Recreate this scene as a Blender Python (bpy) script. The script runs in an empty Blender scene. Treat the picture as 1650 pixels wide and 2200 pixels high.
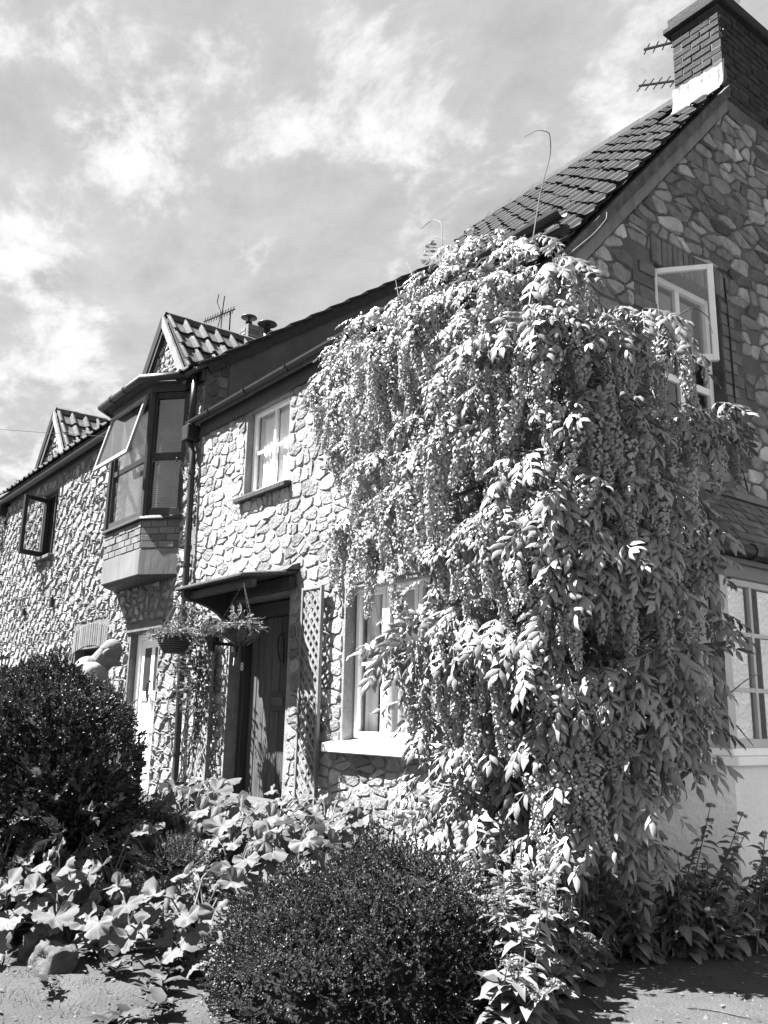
import bpy, bmesh, math, random
import numpy as np
from mathutils.noise import noise as mnoise
from mathutils import Vector, Matrix
R = math.radians
rng = np.random.default_rng(7)
random.seed(7)
scene = bpy.context.scene
COL = scene.collection

# ------------------------------------------------------------------ camera
CAM = np.array([3.95, -4.7, 1.55])
yaw, pitch, roll = R(52.8), R(13.13), R(1.17)
fw = np.array([-math.sin(yaw)*math.cos(pitch), math.cos(yaw)*math.cos(pitch), math.sin(pitch)])
rt = np.array([math.cos(yaw), math.sin(yaw), 0.0])
up = np.cross(rt, fw)
rt, up = math.cos(roll)*rt+math.sin(roll)*up, -math.sin(roll)*rt+math.cos(roll)*up
cd = bpy.data.cameras.new('camera'); cam = bpy.data.objects.new('camera', cd); COL.objects.link(cam)
cam.matrix_world = Matrix(((rt[0], up[0], -fw[0], CAM[0]), (rt[1], up[1], -fw[1], CAM[1]), (rt[2], up[2], -fw[2], CAM[2]), (0, 0, 0, 1)))
cd.sensor_fit = 'HORIZONTAL'; cd.sensor_width = 36.0; cd.lens = 36.0*1900/1650
cd.clip_start = 0.05; cd.clip_end = 2000
scene.camera = cam

def seen(p):
    """rough distance and frame test, used only to decide which repeats get an object of their own"""
    v = np.asarray(p, float)-CAM; z = v@fw
    if z < .1: return False, 99
    return abs(v@rt)/z < .46 and abs(v@up)/z < .61, z

# ------------------------------------------------------------------ sky, sun, exposure
SUN_AZ, SUN_EL = 42.0, 55.0          # azimuth measured from -Y towards -X
sdir = Vector((-math.sin(R(SUN_AZ))*math.cos(R(SUN_EL)), -math.cos(R(SUN_AZ))*math.cos(R(SUN_EL)), math.sin(R(SUN_EL))))
sl = bpy.data.lights.new('sun', 'SUN'); sl.energy = 5.0; sl.angle = R(0.5); sl.color = (1, 1, 1)
so = bpy.data.objects.new('sun', sl); COL.objects.link(so); so.location = (-10, -14, 20)
so.rotation_euler = sdir.to_track_quat('Z', 'Y').to_euler()
scene.view_settings.view_transform = 'Standard'; scene.view_settings.look = 'None'
scene.view_settings.exposure = 2.65; scene.view_settings.gamma = 1.0; scene.view_settings.use_curve_mapping = False

W = bpy.data.worlds.new('World'); scene.world = W; W.use_nodes = True
nt = W.node_tree; nt.nodes.clear()
def N(t, **k):
    n = nt.nodes.new(t)
    for a, b in k.items(): setattr(n, a, b)
    return n
def LK(a, b): nt.links.new(a, b)
def math_n(op, a, b=None, clamp=False):
    n = N('ShaderNodeMath', operation=op); n.use_clamp = clamp
    for i, v in enumerate((a, b)):
        if v is None: continue
        if isinstance(v, (int, float)): n.inputs[i].default_value = v
        else: LK(v, n.inputs[i])
    return n.outputs[0]
sky = N('ShaderNodeTexSky', sky_type='NISHITA'); sky.sun_disc = False
sky.sun_elevation = R(SUN_EL); sky.sun_rotation = R(180+SUN_AZ)
sky.air_density = 1.0; sky.dust_density = 1.5; sky.ozone_density = 1.0
bw = N('ShaderNodeRGBToBW'); LK(sky.outputs[0], bw.inputs[0])
tc = N('ShaderNodeTexCoord'); sep = N('ShaderNodeSeparateXYZ'); LK(tc.outputs['Generated'], sep.inputs[0])
zz = math_n('ADD', math_n('MAXIMUM', sep.outputs[2], 0.0), 0.22)
px_ = math_n('DIVIDE', sep.outputs[0], zz); py_ = math_n('DIVIDE', sep.outputs[1], zz)
cmb = N('ShaderNodeCombineXYZ'); LK(px_, cmb.inputs[0]); LK(py_, cmb.inputs[1]); cmb.inputs[2].default_value = 3.1
mp = N('ShaderNodeMapping'); LK(cmb.outputs[0], mp.inputs[0]); mp.inputs['Rotation'].default_value = (0, 0, R(35)); mp.inputs['Scale'].default_value = (1.0, 1.35, 1)
n1 = N('ShaderNodeTexNoise'); LK(mp.outputs[0], n1.inputs['Vector']); n1.inputs['Scale'].default_value = 4.2; n1.inputs['Detail'].default_value = 12; n1.inputs['Roughness'].default_value = .64; n1.inputs['Distortion'].default_value = .25
n2 = N('ShaderNodeTexNoise'); LK(mp.outputs[0], n2.inputs['Vector']); n2.inputs['Scale'].default_value = 1.1; n2.inputs['Detail'].default_value = 4
n4 = N('ShaderNodeTexNoise'); LK(mp.outputs[0], n4.inputs['Vector']); n4.inputs['Scale'].default_value = 9; n4.inputs['Detail'].default_value = 8; n4.inputs['Roughness'].default_value = .65
dens = math_n('ADD', math_n('ADD', math_n('MULTIPLY', n1.outputs[0], .82), math_n('MULTIPLY', n2.outputs[0], .12)), math_n('MULTIPLY', n4.outputs[0], .28))
# cloud banks of that afternoon, each at its own heading in the sky: (direction, spread, amount)
CLOUDS = [((-0.790, 0.190, 0.584), 220, 0.09), ((-0.792, 0.269, 0.548), 700, 0.20), ((-0.869, 0.200, 0.453), 900, 0.30), ((-0.890, 0.258, 0.375), 900, 0.28), ((-0.926, 0.234, 0.297), 300, 0.06), ((-0.86, 0.17, 0.40), 90, -0.20), ((-0.80, 0.18, 0.52), 160, -0.10), ((-0.656, 0.461, 0.597), 500, 0.09), ((-0.618, 0.569, 0.542), 300, 0.07), ((-0.474, 0.645, 0.599), 120, 0.20), ((-0.772, 0.412, 0.484), 2500, 0.12), ((-0.715, 0.313, 0.625), 300, 0.07), ((-0.943, 0.231, 0.240), 400, 0.10), ((-0.808, 0.401, 0.432), 160, -0.13), ((-0.850, 0.286, 0.443), 600, -0.12), ((-0.647, 0.377, 0.663), 150, -0.05), ((-0.518, 0.539, 0.664), 200, -0.03), ((-0.732, 0.420, 0.537), 800, -0.06)]
for d, k, a in CLOUDS:
    dv = Vector(d).normalized()
    dot = N('ShaderNodeVectorMath', operation='DOT_PRODUCT'); LK(tc.outputs['Generated'], dot.inputs[0]); dot.inputs[1].default_value = dv
    g = math_n('POWER', math_n('MAXIMUM', dot.outputs['Value'], 0.0), k)
    dens = math_n('ADD', dens, math_n('MULTIPLY', g, a*(.75 if k > 180 else .3)))
mr = N('ShaderNodeMapRange'); mr.interpolation_type = 'SMOOTHSTEP'; LK(dens, mr.inputs[0]); mr.inputs[1].default_value = .635; mr.inputs[2].default_value = .80
SKYK = 0.05
veil = math_n('ADD', math_n('MULTIPLY', n4.outputs[0], 1.0), math_n('MULTIPLY', n1.outputs[0], 1.25))
skymix = math_n('ADD', math_n('ADD', math_n('MULTIPLY', bw.outputs[0], .10), math_n('MULTIPLY', veil, 1.05)), .62)
CLOUD = 3.25
val = math_n('ADD', math_n('MULTIPLY', skymix, math_n('SUBTRACT', 1.0, mr.outputs[0])), math_n('MULTIPLY', mr.outputs[0], CLOUD))
cc = N('ShaderNodeCombineColor')
for i in range(3): LK(val, cc.inputs[i])
bg = N('ShaderNodeBackground'); bg.inputs['Strength'].default_value = SKYK; LK(cc.outputs[0], bg.inputs[0])
wo = N('ShaderNodeOutputWorld'); LK(bg.outputs[0], wo.inputs[0])

# ------------------------------------------------------------------ materials
def MAT(name, c, var=.25, scale=6, rough=.85, bump=.25, bscale=50, tone=False, rnd=0.0, spec=.25, stretch=None, trans=0.0, streak=None):
    m = bpy.data.materials.new(name); m.use_nodes = True; t = m.node_tree; t.nodes.clear()
    def n(ty, **k):
        q = t.nodes.new(ty)
        for a, b in k.items(): setattr(q, a, b)
        return q
    def mul(a, b):
        q = n('ShaderNodeMath', operation='MULTIPLY')
        for i, v in enumerate((a, b)):
            if isinstance(v, (int, float)): q.inputs[i].default_value = v
            else: t.links.new(v, q.inputs[i])
        return q.outputs[0]
    tcn = n('ShaderNodeTexCoord'); vec = tcn.outputs['Object']
    if stretch:
        mpn = n('ShaderNodeMapping'); mpn.inputs['Scale'].default_value = stretch; t.links.new(vec, mpn.inputs[0]); vec = mpn.outputs[0]
    no = n('ShaderNodeTexNoise'); no.inputs['Scale'].default_value = scale; no.inputs['Detail'].default_value = 6; no.inputs['Roughness'].default_value = .62
    t.links.new(vec, no.inputs['Vector'])
    r_ = n('ShaderNodeMapRange'); r_.inputs[1].default_value = .3; r_.inputs[2].default_value = .7; r_.inputs[3].default_value = 1-var; r_.inputs[4].default_value = 1+var
    t.links.new(no.outputs[0], r_.inputs[0]); v = mul(r_.outputs[0], c)
    if streak:                                        # worn light or dark patches: (scale, low, amount)
        n3 = n('ShaderNodeTexNoise'); n3.inputs['Scale'].default_value = streak[0]; n3.inputs['Detail'].default_value = 8; n3.inputs['Roughness'].default_value = .7
        t.links.new(vec, n3.inputs['Vector'])
        r3 = n('ShaderNodeMapRange'); r3.inputs[1].default_value = streak[1]; r3.inputs[2].default_value = streak[1]+.12; r3.inputs[3].default_value = 1; r3.inputs[4].default_value = streak[2]
        t.links.new(n3.outputs[0], r3.inputs[0]); v = mul(v, r3.outputs[0])
    if tone:
        at = n('ShaderNodeAttribute'); at.attribute_name = 'tone'; v = mul(v, at.outputs['Fac'])
    if rnd:
        oi = n('ShaderNodeObjectInfo'); r2 = n('ShaderNodeMapRange'); r2.inputs[3].default_value = 1-rnd; r2.inputs[4].default_value = 1+rnd
        t.links.new(oi.outputs['Random'], r2.inputs[0]); v = mul(v, r2.outputs[0])
    col = n('ShaderNodeCombineColor')
    for i in range(3): t.links.new(v, col.inputs[i])
    b = n('ShaderNodeBsdfPrincipled'); t.links.new(col.outputs[0], b.inputs['Base Color']); b.inputs['Roughness'].default_value = rough
    b.inputs['Specular IOR Level'].default_value = spec
    if bump:
        nb = n('ShaderNodeTexNoise'); nb.inputs['Scale'].default_value = bscale; nb.inputs['Detail'].default_value = 5; t.links.new(vec, nb.inputs['Vector'])
        bp = n('ShaderNodeBump'); bp.inputs['Strength'].default_value = bump; bp.inputs['Distance'].default_value = .02; t.links.new(nb.outputs[0], bp.inputs['Height']); t.links.new(bp.outputs[0], b.inputs['Normal'])
    sh = b.outputs[0]
    if trans:
        tr = n('ShaderNodeBsdfTranslucent'); t.links.new(col.outputs[0], tr.inputs[0]); mx = n('ShaderNodeMixShader'); mx.inputs[0].default_value = trans
        t.links.new(sh, mx.inputs[1]); t.links.new(tr.outputs[0], mx.inputs[2]); sh = mx.outputs[0]
    o = n('ShaderNodeOutputMaterial'); t.links.new(sh, o.inputs[0]); return m

def GLASS(name, ior=1.9, tint=.9):
    m = bpy.data.materials.new(name); m.use_nodes = True; t = m.node_tree; t.nodes.clear()
    lw = t.nodes.new('ShaderNodeLayerWeight'); lw.inputs[0].default_value = .5; f0 = ((ior-1)/(ior+1))**2*1.8
    pw = t.nodes.new('ShaderNodeMath'); pw.operation = 'POWER'; pw.inputs[1].default_value = 4.0; t.links.new(lw.outputs['Facing'], pw.inputs[0])
    fr = t.nodes.new('ShaderNodeMath'); fr.operation = 'MULTIPLY_ADD'; fr.inputs[1].default_value = 1-f0; fr.inputs[2].default_value = f0; fr.use_clamp = True; t.links.new(pw.outputs[0], fr.inputs[0])
    a = t.nodes.new('ShaderNodeBsdfTransparent'); a.inputs[0].default_value = (tint, tint, tint, 1)
    g = t.nodes.new('ShaderNodeBsdfGlossy'); g.inputs['Roughness'].default_value = .015
    nz = t.nodes.new('ShaderNodeTexNoise'); nz.inputs['Scale'].default_value = 3.0; bp = t.nodes.new('ShaderNodeBump'); bp.inputs['Strength'].default_value = .02
    t.links.new(nz.outputs[0], bp.inputs['Height']); t.links.new(bp.outputs[0], g.inputs['Normal'])
    mx = t.nodes.new('ShaderNodeMixShader'); o = t.nodes.new('ShaderNodeOutputMaterial')
    t.links.new(fr.outputs[0], mx.inputs[0]); t.links.new(a.outputs[0], mx.inputs[1]); t.links.new(g.outputs[0], mx.inputs[2]); t.links.new(mx.outputs[0], o.inputs[0])
    return m

m_stone = MAT('limestone', 0.277, .30, 11, .9, 1.0, 38, tone=True, streak=(16, .56, .55))
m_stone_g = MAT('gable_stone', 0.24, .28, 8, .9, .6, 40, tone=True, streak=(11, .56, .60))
m_mortar = MAT('mortar', 0.185, .25, 7, .95, .6, 60)
m_mortar_b = MAT('roughcast_mortar', 0.117, .25, 7, .95, .8, 45)
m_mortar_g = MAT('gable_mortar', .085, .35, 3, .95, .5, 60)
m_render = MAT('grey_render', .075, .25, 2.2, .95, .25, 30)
m_white_render = MAT('white_render', .74, .06, 3, .9, .5, 26)
m_brick = MAT('brick', .12, .22, 10, .9, .4, 60, tone=True)
m_brick_d = MAT('sooty_brick', 0.027, .4, 9, .9, .5, 60, tone=True, streak=(16, .68, 1.7))
m_brick_l = MAT('pale_brick', 0.117, .2, 9, .9, .4, 60, tone=True)
m_tile = MAT('concrete_tile', 0.02, .35, 12, .85, .3, 70, rnd=.3, streak=(10, .62, 1.5))
m_pantile = MAT('pantile', 0.056, .3, 9, .85, .3, 60, rnd=.3, streak=(9, .58, 1.6))
m_lead = MAT('lead', 0.066, .4, 7, .6, .5, 14, streak=(6, .5, .55))
m_leadgrey = MAT('weathered_lead', 0.131, .3, 3, .6, .25, 14, stretch=(1, 1, .3))
m_black = MAT('black_paint', .017, .3, 10, .45, .1, 60, spec=.4)
m_darkwood = MAT('dark_wood', .035, .4, 5, .6, .25, 30, stretch=(6, 6, .6))
m_door = MAT('oak_door', 0.055, .5, 6, .7, .35, 34, stretch=(9, 9, .5), rnd=.25, streak=(5, .56, 2.2))
m_greywood = MAT('grey_wood', .17, .3, 8, .8, .25, 40, stretch=(1, 1, .35), rnd=.15)
m_white = MAT('white_paint', .80, .05, 5, .45, .1, 40, spec=.4)
m_curtain = MAT('net_curtain', .82, .05, 4, .9, .1, 20, trans=.1)
m_curtain_g = MAT('grey_curtain', .35, .15, 4, .9, .2, 16, stretch=(6, 6, .3))
m_room = MAT('room', .10, .2, 2, .9, 0)
m_glass = GLASS('glass', 1.9); m_glass_b = GLASS('bay_glass', 2.9)
m_felt = MAT('roof_felt', .05, .4, 16, .95, .5, 90)
m_moss = MAT('mossy_cement', 0.074, .45, 9, .95, .6, 40)
m_leaf = MAT('wisteria_leaf', 0.195, .14, 3, .42, 0, tone=True, rnd=.22, spec=.45, trans=.13)
m_flower = MAT('wisteria_flower', 0.27, .12, 30, .7, 0, tone=True, rnd=.14, spec=.2, trans=.12)
m_bush = MAT('box_leaf', 0.043, .3, 6, .5, 0, tone=True, spec=.55, trans=.12)
m_holly = MAT('mallow_leaf', 0.112, .16, 7, .7, .15, 30, rnd=.2, spec=.3, trans=.28)
m_val = MAT('valerian_leaf', 0.15, .2, 8, .5, 0, tone=True, spec=.4, trans=.25)
m_valf = MAT('valerian_flower', 0.17, .3, 30, .8, 0, tone=True, trans=.2)
m_grass = MAT('grass', 0.061, .3, 8, .7, 0, tone=True, trans=.25)
m_litter = MAT('litter', 0.103, .4, 8, .9, 0, tone=True)
m_bark = MAT('bark', 0.073, .35, 12, .9, .5, 50, stretch=(1, 1, .3))
m_shoot = MAT('shoot', 0.131, .2, 8, .7, 0)
m_rock = MAT('garden_rock', 0.068, .35, 9, .9, 1.0, 26, streak=(14, .55, .6))
m_step = MAT('step_stone', 0.093, .25, 6, .9, .5, 30, rnd=.15)
m_skin = MAT('skin', 0.115, .08, 8, .55, .1, 60)
m_hair = MAT('grey_hair', 0.15, .25, 60, .8, .4, 200)
m_shirt = MAT('pale_shirt', 0.22, .08, 8, .9, .3, 60)
m_cloth = MAT('dark_cloth', .06, .2, 8, .9, .3, 60)
m_wicker = MAT('wicker', .07, .4, 12, .8, .4, 60)
m_coir = MAT('coir', 0.051, .4, 30, .95, .8, 60)
m_amber = GLASS('smoky_globe', 1.7, .62)
m_dull = MAT('dull_metal', 0.016, .2, 8, .95, 0, spec=.03)
m_steel = MAT('steel', .05, .2, 8, .5, .1, 40, spec=.5)

# ------------------------------------------------------------------ object helpers
def link(name, me, mat=None, parent=None, kind=None, group=None):
    o = bpy.data.objects.new(name, me); COL.objects.link(o)
    if mat is not None and me is not None and len(me.materials) == 0: me.materials.append(mat)
    if parent is not None:
        o.parent = parent
        base = parent; off = Vector((0, 0, 0))
        while base is not None: off += base.location; base = base.parent
        o.location = -off
    if kind: o['kind'] = kind
    if group: o['group'] = group
    return o
def thing(name, loc, label, cat, group=None):
    o = bpy.data.objects.new(name, None); COL.objects.link(o); o.location = loc; o.empty_display_size = .1
    o['label'] = label; o['category'] = cat
    if group: o['group'] = group
    return o
def tag(o, label, cat, group=None):
    o['label'] = label; o['category'] = cat
    if group: o['group'] = group
    return o
def offset_of(o):
    off = Vector((0, 0, 0))
    while o is not None: off += o.location; o = o.parent
    return off

class MB:
    def __init__(s): s.v = []; s.f = []
    def add(s, vs, fs):
        b = len(s.v); s.v += [tuple(map(float, q)) for q in vs]; s.f += [tuple(i+b for i in q) for q in fs]; return s
    def box(s, a, b):
        x0, y0, z0 = (min(p, q) for p, q in zip(a, b)); x1, y1, z1 = (max(p, q) for p, q in zip(a, b))
        return s.add([(x0, y0, z0), (x1, y0, z0), (x1, y1, z0), (x0, y1, z0), (x0, y0, z1), (x1, y0, z1), (x1, y1, z1), (x0, y1, z1)],
                     [(0, 3, 2, 1), (4, 5, 6, 7), (0, 1, 5, 4), (1, 2, 6, 5), (2, 3, 7, 6), (3, 0, 4, 7)])
    def bar(s, p, q, w, h=None, upv=(0, 0, 1)):
        """rectangular bar from p to q"""
        h = h or w; p = Vector(p); q = Vector(q); d = (q-p).normalized(); u = Vector(upv)
        if abs(d.dot(u)) > .98: u = Vector((0, 1, 0))
        a = d.cross(u).normalized()*w/2; b = a.cross(d).normalized()*h/2
        vs = [p-a-b, p+a-b, p+a+b, p-a+b, q-a-b, q+a-b, q+a+b, q-a+b]
        return s.add(vs, [(0, 3, 2, 1), (4, 5, 6, 7), (0, 1, 5, 4), (1, 2, 6, 5), (2, 3, 7, 6), (3, 0, 4, 7)])
    def hexa(s, q8): return s.add(q8, [(0, 3, 2, 1), (4, 5, 6, 7), (0, 1, 5, 4), (1, 2, 6, 5), (2, 3, 7, 6), (3, 0, 4, 7)])
    def tube(s, pts, r, n=8, cap=True):
        pts = [Vector(p) for p in pts]; k = len(pts); rs = r if isinstance(r, (list, tuple)) else [r]*k
        rings = []; u = None
        for i, p in enumerate(pts):
            d = (pts[min(i+1, k-1)]-pts[max(i-1, 0)]).normalized()
            if u is None: u = d.orthogonal().normalized()
            else: u = (u-d*u.dot(d)).normalized() if (u-d*u.dot(d)).length > 1e-5 else d.orthogonal().normalized()
            w = d.cross(u); rings.append([p+(u*math.cos(a)+w*math.sin(a))*rs[i] for a in [2*math.pi*j/n for j in range(n)]])
        vs = [q for rg in rings for q in rg]; fs = []
        for i in range(k-1):
            for j in range(n): fs.append((i*n+j, i*n+(j+1) % n, (i+1)*n+(j+1) % n, (i+1)*n+j))
        if cap: fs.append(tuple(range(n-1, -1, -1))); fs.append(tuple((k-1)*n+j for j in range(n)))
        return s.add(vs, fs)
    def lathe(s, prof, c, n=20, axis='z', sx=1, sy=1):
        """profile of (radius, height) about a vertical axis through c"""
        vs = []; fs = []; k = len(prof)
        for r, h in prof:
            for j in range(n):
                a = 2*math.pi*j/n; q = (r*math.cos(a)*sx, r*math.sin(a)*sy, h)
                if axis == 'y': q = (q[0], -q[2], q[1])
                vs.append((c[0]+q[0], c[1]+q[1], c[2]+q[2]))
        for i in range(k-1):
            for j in range(n): fs.append((i*n+j, i*n+(j+1) % n, (i+1)*n+(j+1) % n, (i+1)*n+j))
        return s.add(vs, fs)
    def prism(s, poly, d0, d1, fn):
        n = len(poly)
        vs = [fn(u, w, d0) for u, w in poly]+[fn(u, w, d1) for u, w in poly]
        return s.add(vs, [tuple(range(n-1, -1, -1)), tuple(range(n, 2*n))]+[(i, (i+1) % n, n+(i+1) % n, n+i) for i in range(n)])
    def mesh(s, name, smooth=False, tone=None):
        me = bpy.data.meshes.new(name); me.from_pydata(s.v, [], s.f); me.update()
        if smooth: me.polygons.foreach_set('use_smooth', [True]*len(me.polygons))
        if tone is not None:
            at = me.attributes.new('tone', 'FLOAT', 'POINT'); at.data.foreach_set('value', np.ascontiguousarray(np.broadcast_to(np.float32(tone), len(me.vertices)), dtype=np.float32))
        return me
    def build(s, name, mat, parent=None, kind=None, smooth=False, tone=None):
        return link(name, s.mesh(name, smooth, tone), mat, parent, kind)
def fixn(o):
    bm = bmesh.new(); bm.from_mesh(o.data); bmesh.ops.recalc_face_normals(bm, faces=bm.faces); bm.to_mesh(o.data); bm.free(); return o
def bevel(o, w=.004, seg=1):
    md = o.modifiers.new('bevel', 'BEVEL'); md.width = w; md.segments = seg; md.limit_method = 'ANGLE'; return o
def bx(name, a, b, mat, parent=None, bev=0.0, tone=None):
    o = MB().box(a, b).build(name, mat, parent, tone=tone)
    if bev: bevel(o, bev)
    return o

def npmesh(name, V, F, tone=None, smooth=False):
    V = np.asarray(V, np.float32); F = np.asarray(F, np.int32); k = F.shape[1]
    me = bpy.data.meshes.new(name); me.vertices.add(len(V)); me.vertices.foreach_set('co', V.ravel())
    me.loops.add(F.size); me.loops.foreach_set('vertex_index', F.ravel())
    me.polygons.add(len(F)); me.polygons.foreach_set('loop_start', np.arange(0, F.size, k, dtype=np.int32))
    me.update(calc_edges=True)
    if smooth: me.polygons.foreach_set('use_smooth', np.ones(len(F), bool))
    at = me.attributes.new('tone', 'FLOAT', 'POINT')
    at.data.foreach_set('value', np.ascontiguousarray(np.ones(len(V), np.float32) if tone is None else np.asarray(tone, np.float32)))
    return me
def merge(variants, mats, idx, tones):
    """joined copies of variant meshes (V,F) under 4x4 matrices"""
    Vs, Fs, Ts = [], [], []; b = 0
    for M, i, t in zip(mats, idx, tones):
        V, F = variants[i]; Vs.append(V@M[:3, :3].T+M[:3, 3]); Fs.append(F+b); Ts.append(np.full(len(V), t)); b += len(V)
    return np.concatenate(Vs), np.concatenate(Fs), np.concatenate(Ts)
def frame(o, x, upv=(0, 0, 1), s=1.0, rollang=0.0):
    """4x4 with local +X along x, local +Z as near upv as can be"""
    x = np.asarray(x, float); x = x/np.linalg.norm(x); u = np.asarray(upv, float)
    y = np.cross(u, x); ny = np.linalg.norm(y)
    if ny < 1e-4: y = np.cross((0, 1, .1), x); ny = np.linalg.norm(y)
    y /= ny; z = np.cross(x, y)
    if rollang: y, z = math.cos(rollang)*y+math.sin(rollang)*z, -math.sin(rollang)*y+math.cos(rollang)*z
    M = np.eye(4); M[:3, 0] = x*s; M[:3, 1] = y*s; M[:3, 2] = z*s; M[:3, 3] = o; return M

def smooth01(t): t = min(1, max(0, t)); return t*t*(3-2*t)
def gz(x, y):
    """height of the ground"""
    h = .17+.42*smooth01((-x-.3)/2.4)*smooth01((y+3.3)/2.4)
    h += .03*math.sin(x*1.3+y*.7)+.02*math.sin(y*2.3-x*.6)
    return h

# ------------------------------------------------------------------ masonry
def clip(poly, a, b, c):
    out = []; n = len(poly)
    for i in range(n):
        p, q = poly[i], poly[(i+1) % n]; dp = a*p[0]+b*p[1]-c; dq = a*q[0]+b*q[1]-c
        if dp <= 0: out.append(p)
        if dp*dq < 0:
            t = dp/(dp-dq); out.append((p[0]+t*(q[0]-p[0]), p[1]+t*(q[1]-p[1])))
    return out
def parea(p):
    return .5*abs(sum(p[i][0]*p[(i+1) % len(p)][1]-p[(i+1) % len(p)][0]*p[i][1] for i in range(len(p))))
def rubble(u0, u1, w0, w1, su, sw, seed, holes=(), half=(), jit=.33, rowvar=.25, split=0.0):
    """irregular stones of a rubble wall: convex outlines in wall coordinates"""
    rg = np.random.default_rng(seed); P = {}; r = 0; w = w0-sw
    while w < w1+sw:
        h = sw*(1+rowvar*(rg.random()-.5)*2); u = u0-su*(1+rg.random()); c = 0
        while u < u1+su:
            st = su*(.62+.8*rg.random()); P[(r, c)] = (u+st/2+jit*su*(rg.random()-.5), w+h/2+jit*sw*(rg.random()-.5)*1.6); u += st; c += 1
        w += h; r += 1
    k = su/sw; rows = {}
    for (a, b), p in P.items(): rows.setdefault(a, []).append(p)
    res = []
    for (a, b), p in P.items():
        if not (u0-.3*su < p[0] < u1+.3*su and w0-.3*sw < p[1] < w1+.3*sw): continue
        poly = [(max(u0, p[0]-2*su), max(w0, p[1]-2*sw)), (min(u1, p[0]+2*su), max(w0, p[1]-2*sw)), (min(u1, p[0]+2*su), min(w1, p[1]+2*sw)), (max(u0, p[0]-2*su), min(w1, p[1]+2*sw))]
        for rr in range(a-2, a+3):
            for q in rows.get(rr, ()):
                du, dw = q[0]-p[0], (q[1]-p[1])*k*k
                if q is p or abs(q[0]-p[0]) > 2.6*su: continue
                mx, mw = (p[0]+q[0])/2, (p[1]+q[1])/2
                poly = clip(poly, du, dw, du*mx+dw*mw)
                if len(poly) < 3: break
            if len(poly) < 3: break
        for (ha, hb, hc) in half:
            if len(poly) >= 3: poly = clip(poly, ha, hb, hc)
        for (a0, a1, b0, b1) in holes:
            if len(poly) < 3: break
            us = [q[0] for q in poly]; ws = [q[1] for q in poly]
            if max(us) <= a0 or min(us) >= a1 or max(ws) <= b0 or min(ws) >= b1: continue
            opts = [clip(poly, 1, 0, a0), clip(poly, -1, 0, -a1), clip(poly, 0, 1, b0), clip(poly, 0, -1, -b1)]
            poly = max(opts, key=lambda o: parea(o) if len(o) >= 3 else 0)
        if len(poly) < 3: continue
        if split and rg.random() < split and parea(poly) > .8*su*sw:      # a big stone's place taken by two smaller ones
            cu, cw_ = sum(q[0] for q in poly)/len(poly), sum(q[1] for q in poly)/len(poly); an = rg.normal()*.35+(math.pi/2 if rg.random() < .45 else 0)
            nu, nw_ = math.cos(an), math.sin(an)*1.0; cst = nu*(cu+.12*su*rg.normal())+nw_*(cw_+.15*sw*rg.normal())
            for pp in (clip(poly, nu, nw_, cst), clip(poly, -nu, -nw_, -cst)):
                if len(pp) >= 3 and parea(pp) > .14*su*sw: res.append(pp)
        elif parea(poly) > .14*su*sw: res.append(poly)
    return res
def stone_shape(poly, joint, depth, rg, fn, n=13, rough=.10, lip=0.0):
    P = np.array(poly); c = P.mean(0); P = np.array([P[i]*(1-f)+P[(i+1) % len(P)]*f for i in range(len(P)) for f in (.11, .89)])
    seg = np.linalg.norm(np.roll(P, -1, 0)-P, axis=1); L = np.concatenate([[0], np.cumsum(seg)]); tt = (np.arange(n)+.3*rg.random())/n*L[-1]
    Q = np.array([P[i % len(P)]+(P[(i+1) % len(P)]-P[i % len(P)])*((t-L[i])/max(seg[i % len(P)], 1e-6)) for t in tt for i in [min(np.searchsorted(L, t, side='right')-1, len(P)-1)]])
    d = Q-c; r = np.linalg.norm(d, axis=1, keepdims=True); Q = c+d/r*np.maximum(r*(1-.035*np.abs(rg.standard_normal((n, 1))))-joint*(1+.5*rg.standard_normal((n, 1))*.5), r*.45)
    size = np.sqrt(parea(poly)); k = .80+.15*rg.random((n, 1)); I = c+(Q-c)*k
    dd = depth*(.75+.5*rg.random()); tilt = rg.standard_normal(2)*.07
    vs = [fn(q[0], q[1], -.008) for q in Q]+[fn(q[0], q[1], max(.006, dd*(1+rough*3*rg.standard_normal()*.6)+float(np.dot(tilt, q-c)))) for q in I]+[fn(c[0]+.1*size*rg.standard_normal()*.5, c[1]+.1*size*rg.standard_normal()*.5, dd*(1.1+.25*rg.random()))]
    fs = [(i, (i+1) % n, n+(i+1) % n, n+i) for i in range(n)]+[(n+i, n+(i+1) % n, 2*n) for i in range(n)]
    if lip:                                           # the pointing stands proud round a stone set back in it
        O = c+d/r*(np.linalg.norm(Q-c, axis=1, keepdims=True)+joint*.75); k2 = lip*(.35+1.0*rg.random((n, 1)))
        vs = [fn(*q, -.004) for q in O]+[fn(*(c+(q-c)*1.02), float(h_[0])) for q, h_ in zip(Q, k2)]+[fn(*(c+(q-c)*.93), .001) for q in Q]+[fn(*(c+.08*size*rg.standard_normal(2)*.5), .004+.6*depth*rg.random())]
        fs = [(b+i, b+(i+1) % n, b+n+(i+1) % n, b+n+i) for b in (0, n) for i in range(n)]+[(2*n+i, 2*n+(i+1) % n, 3*n) for i in range(n)]
    return vs, fs, c
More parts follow.
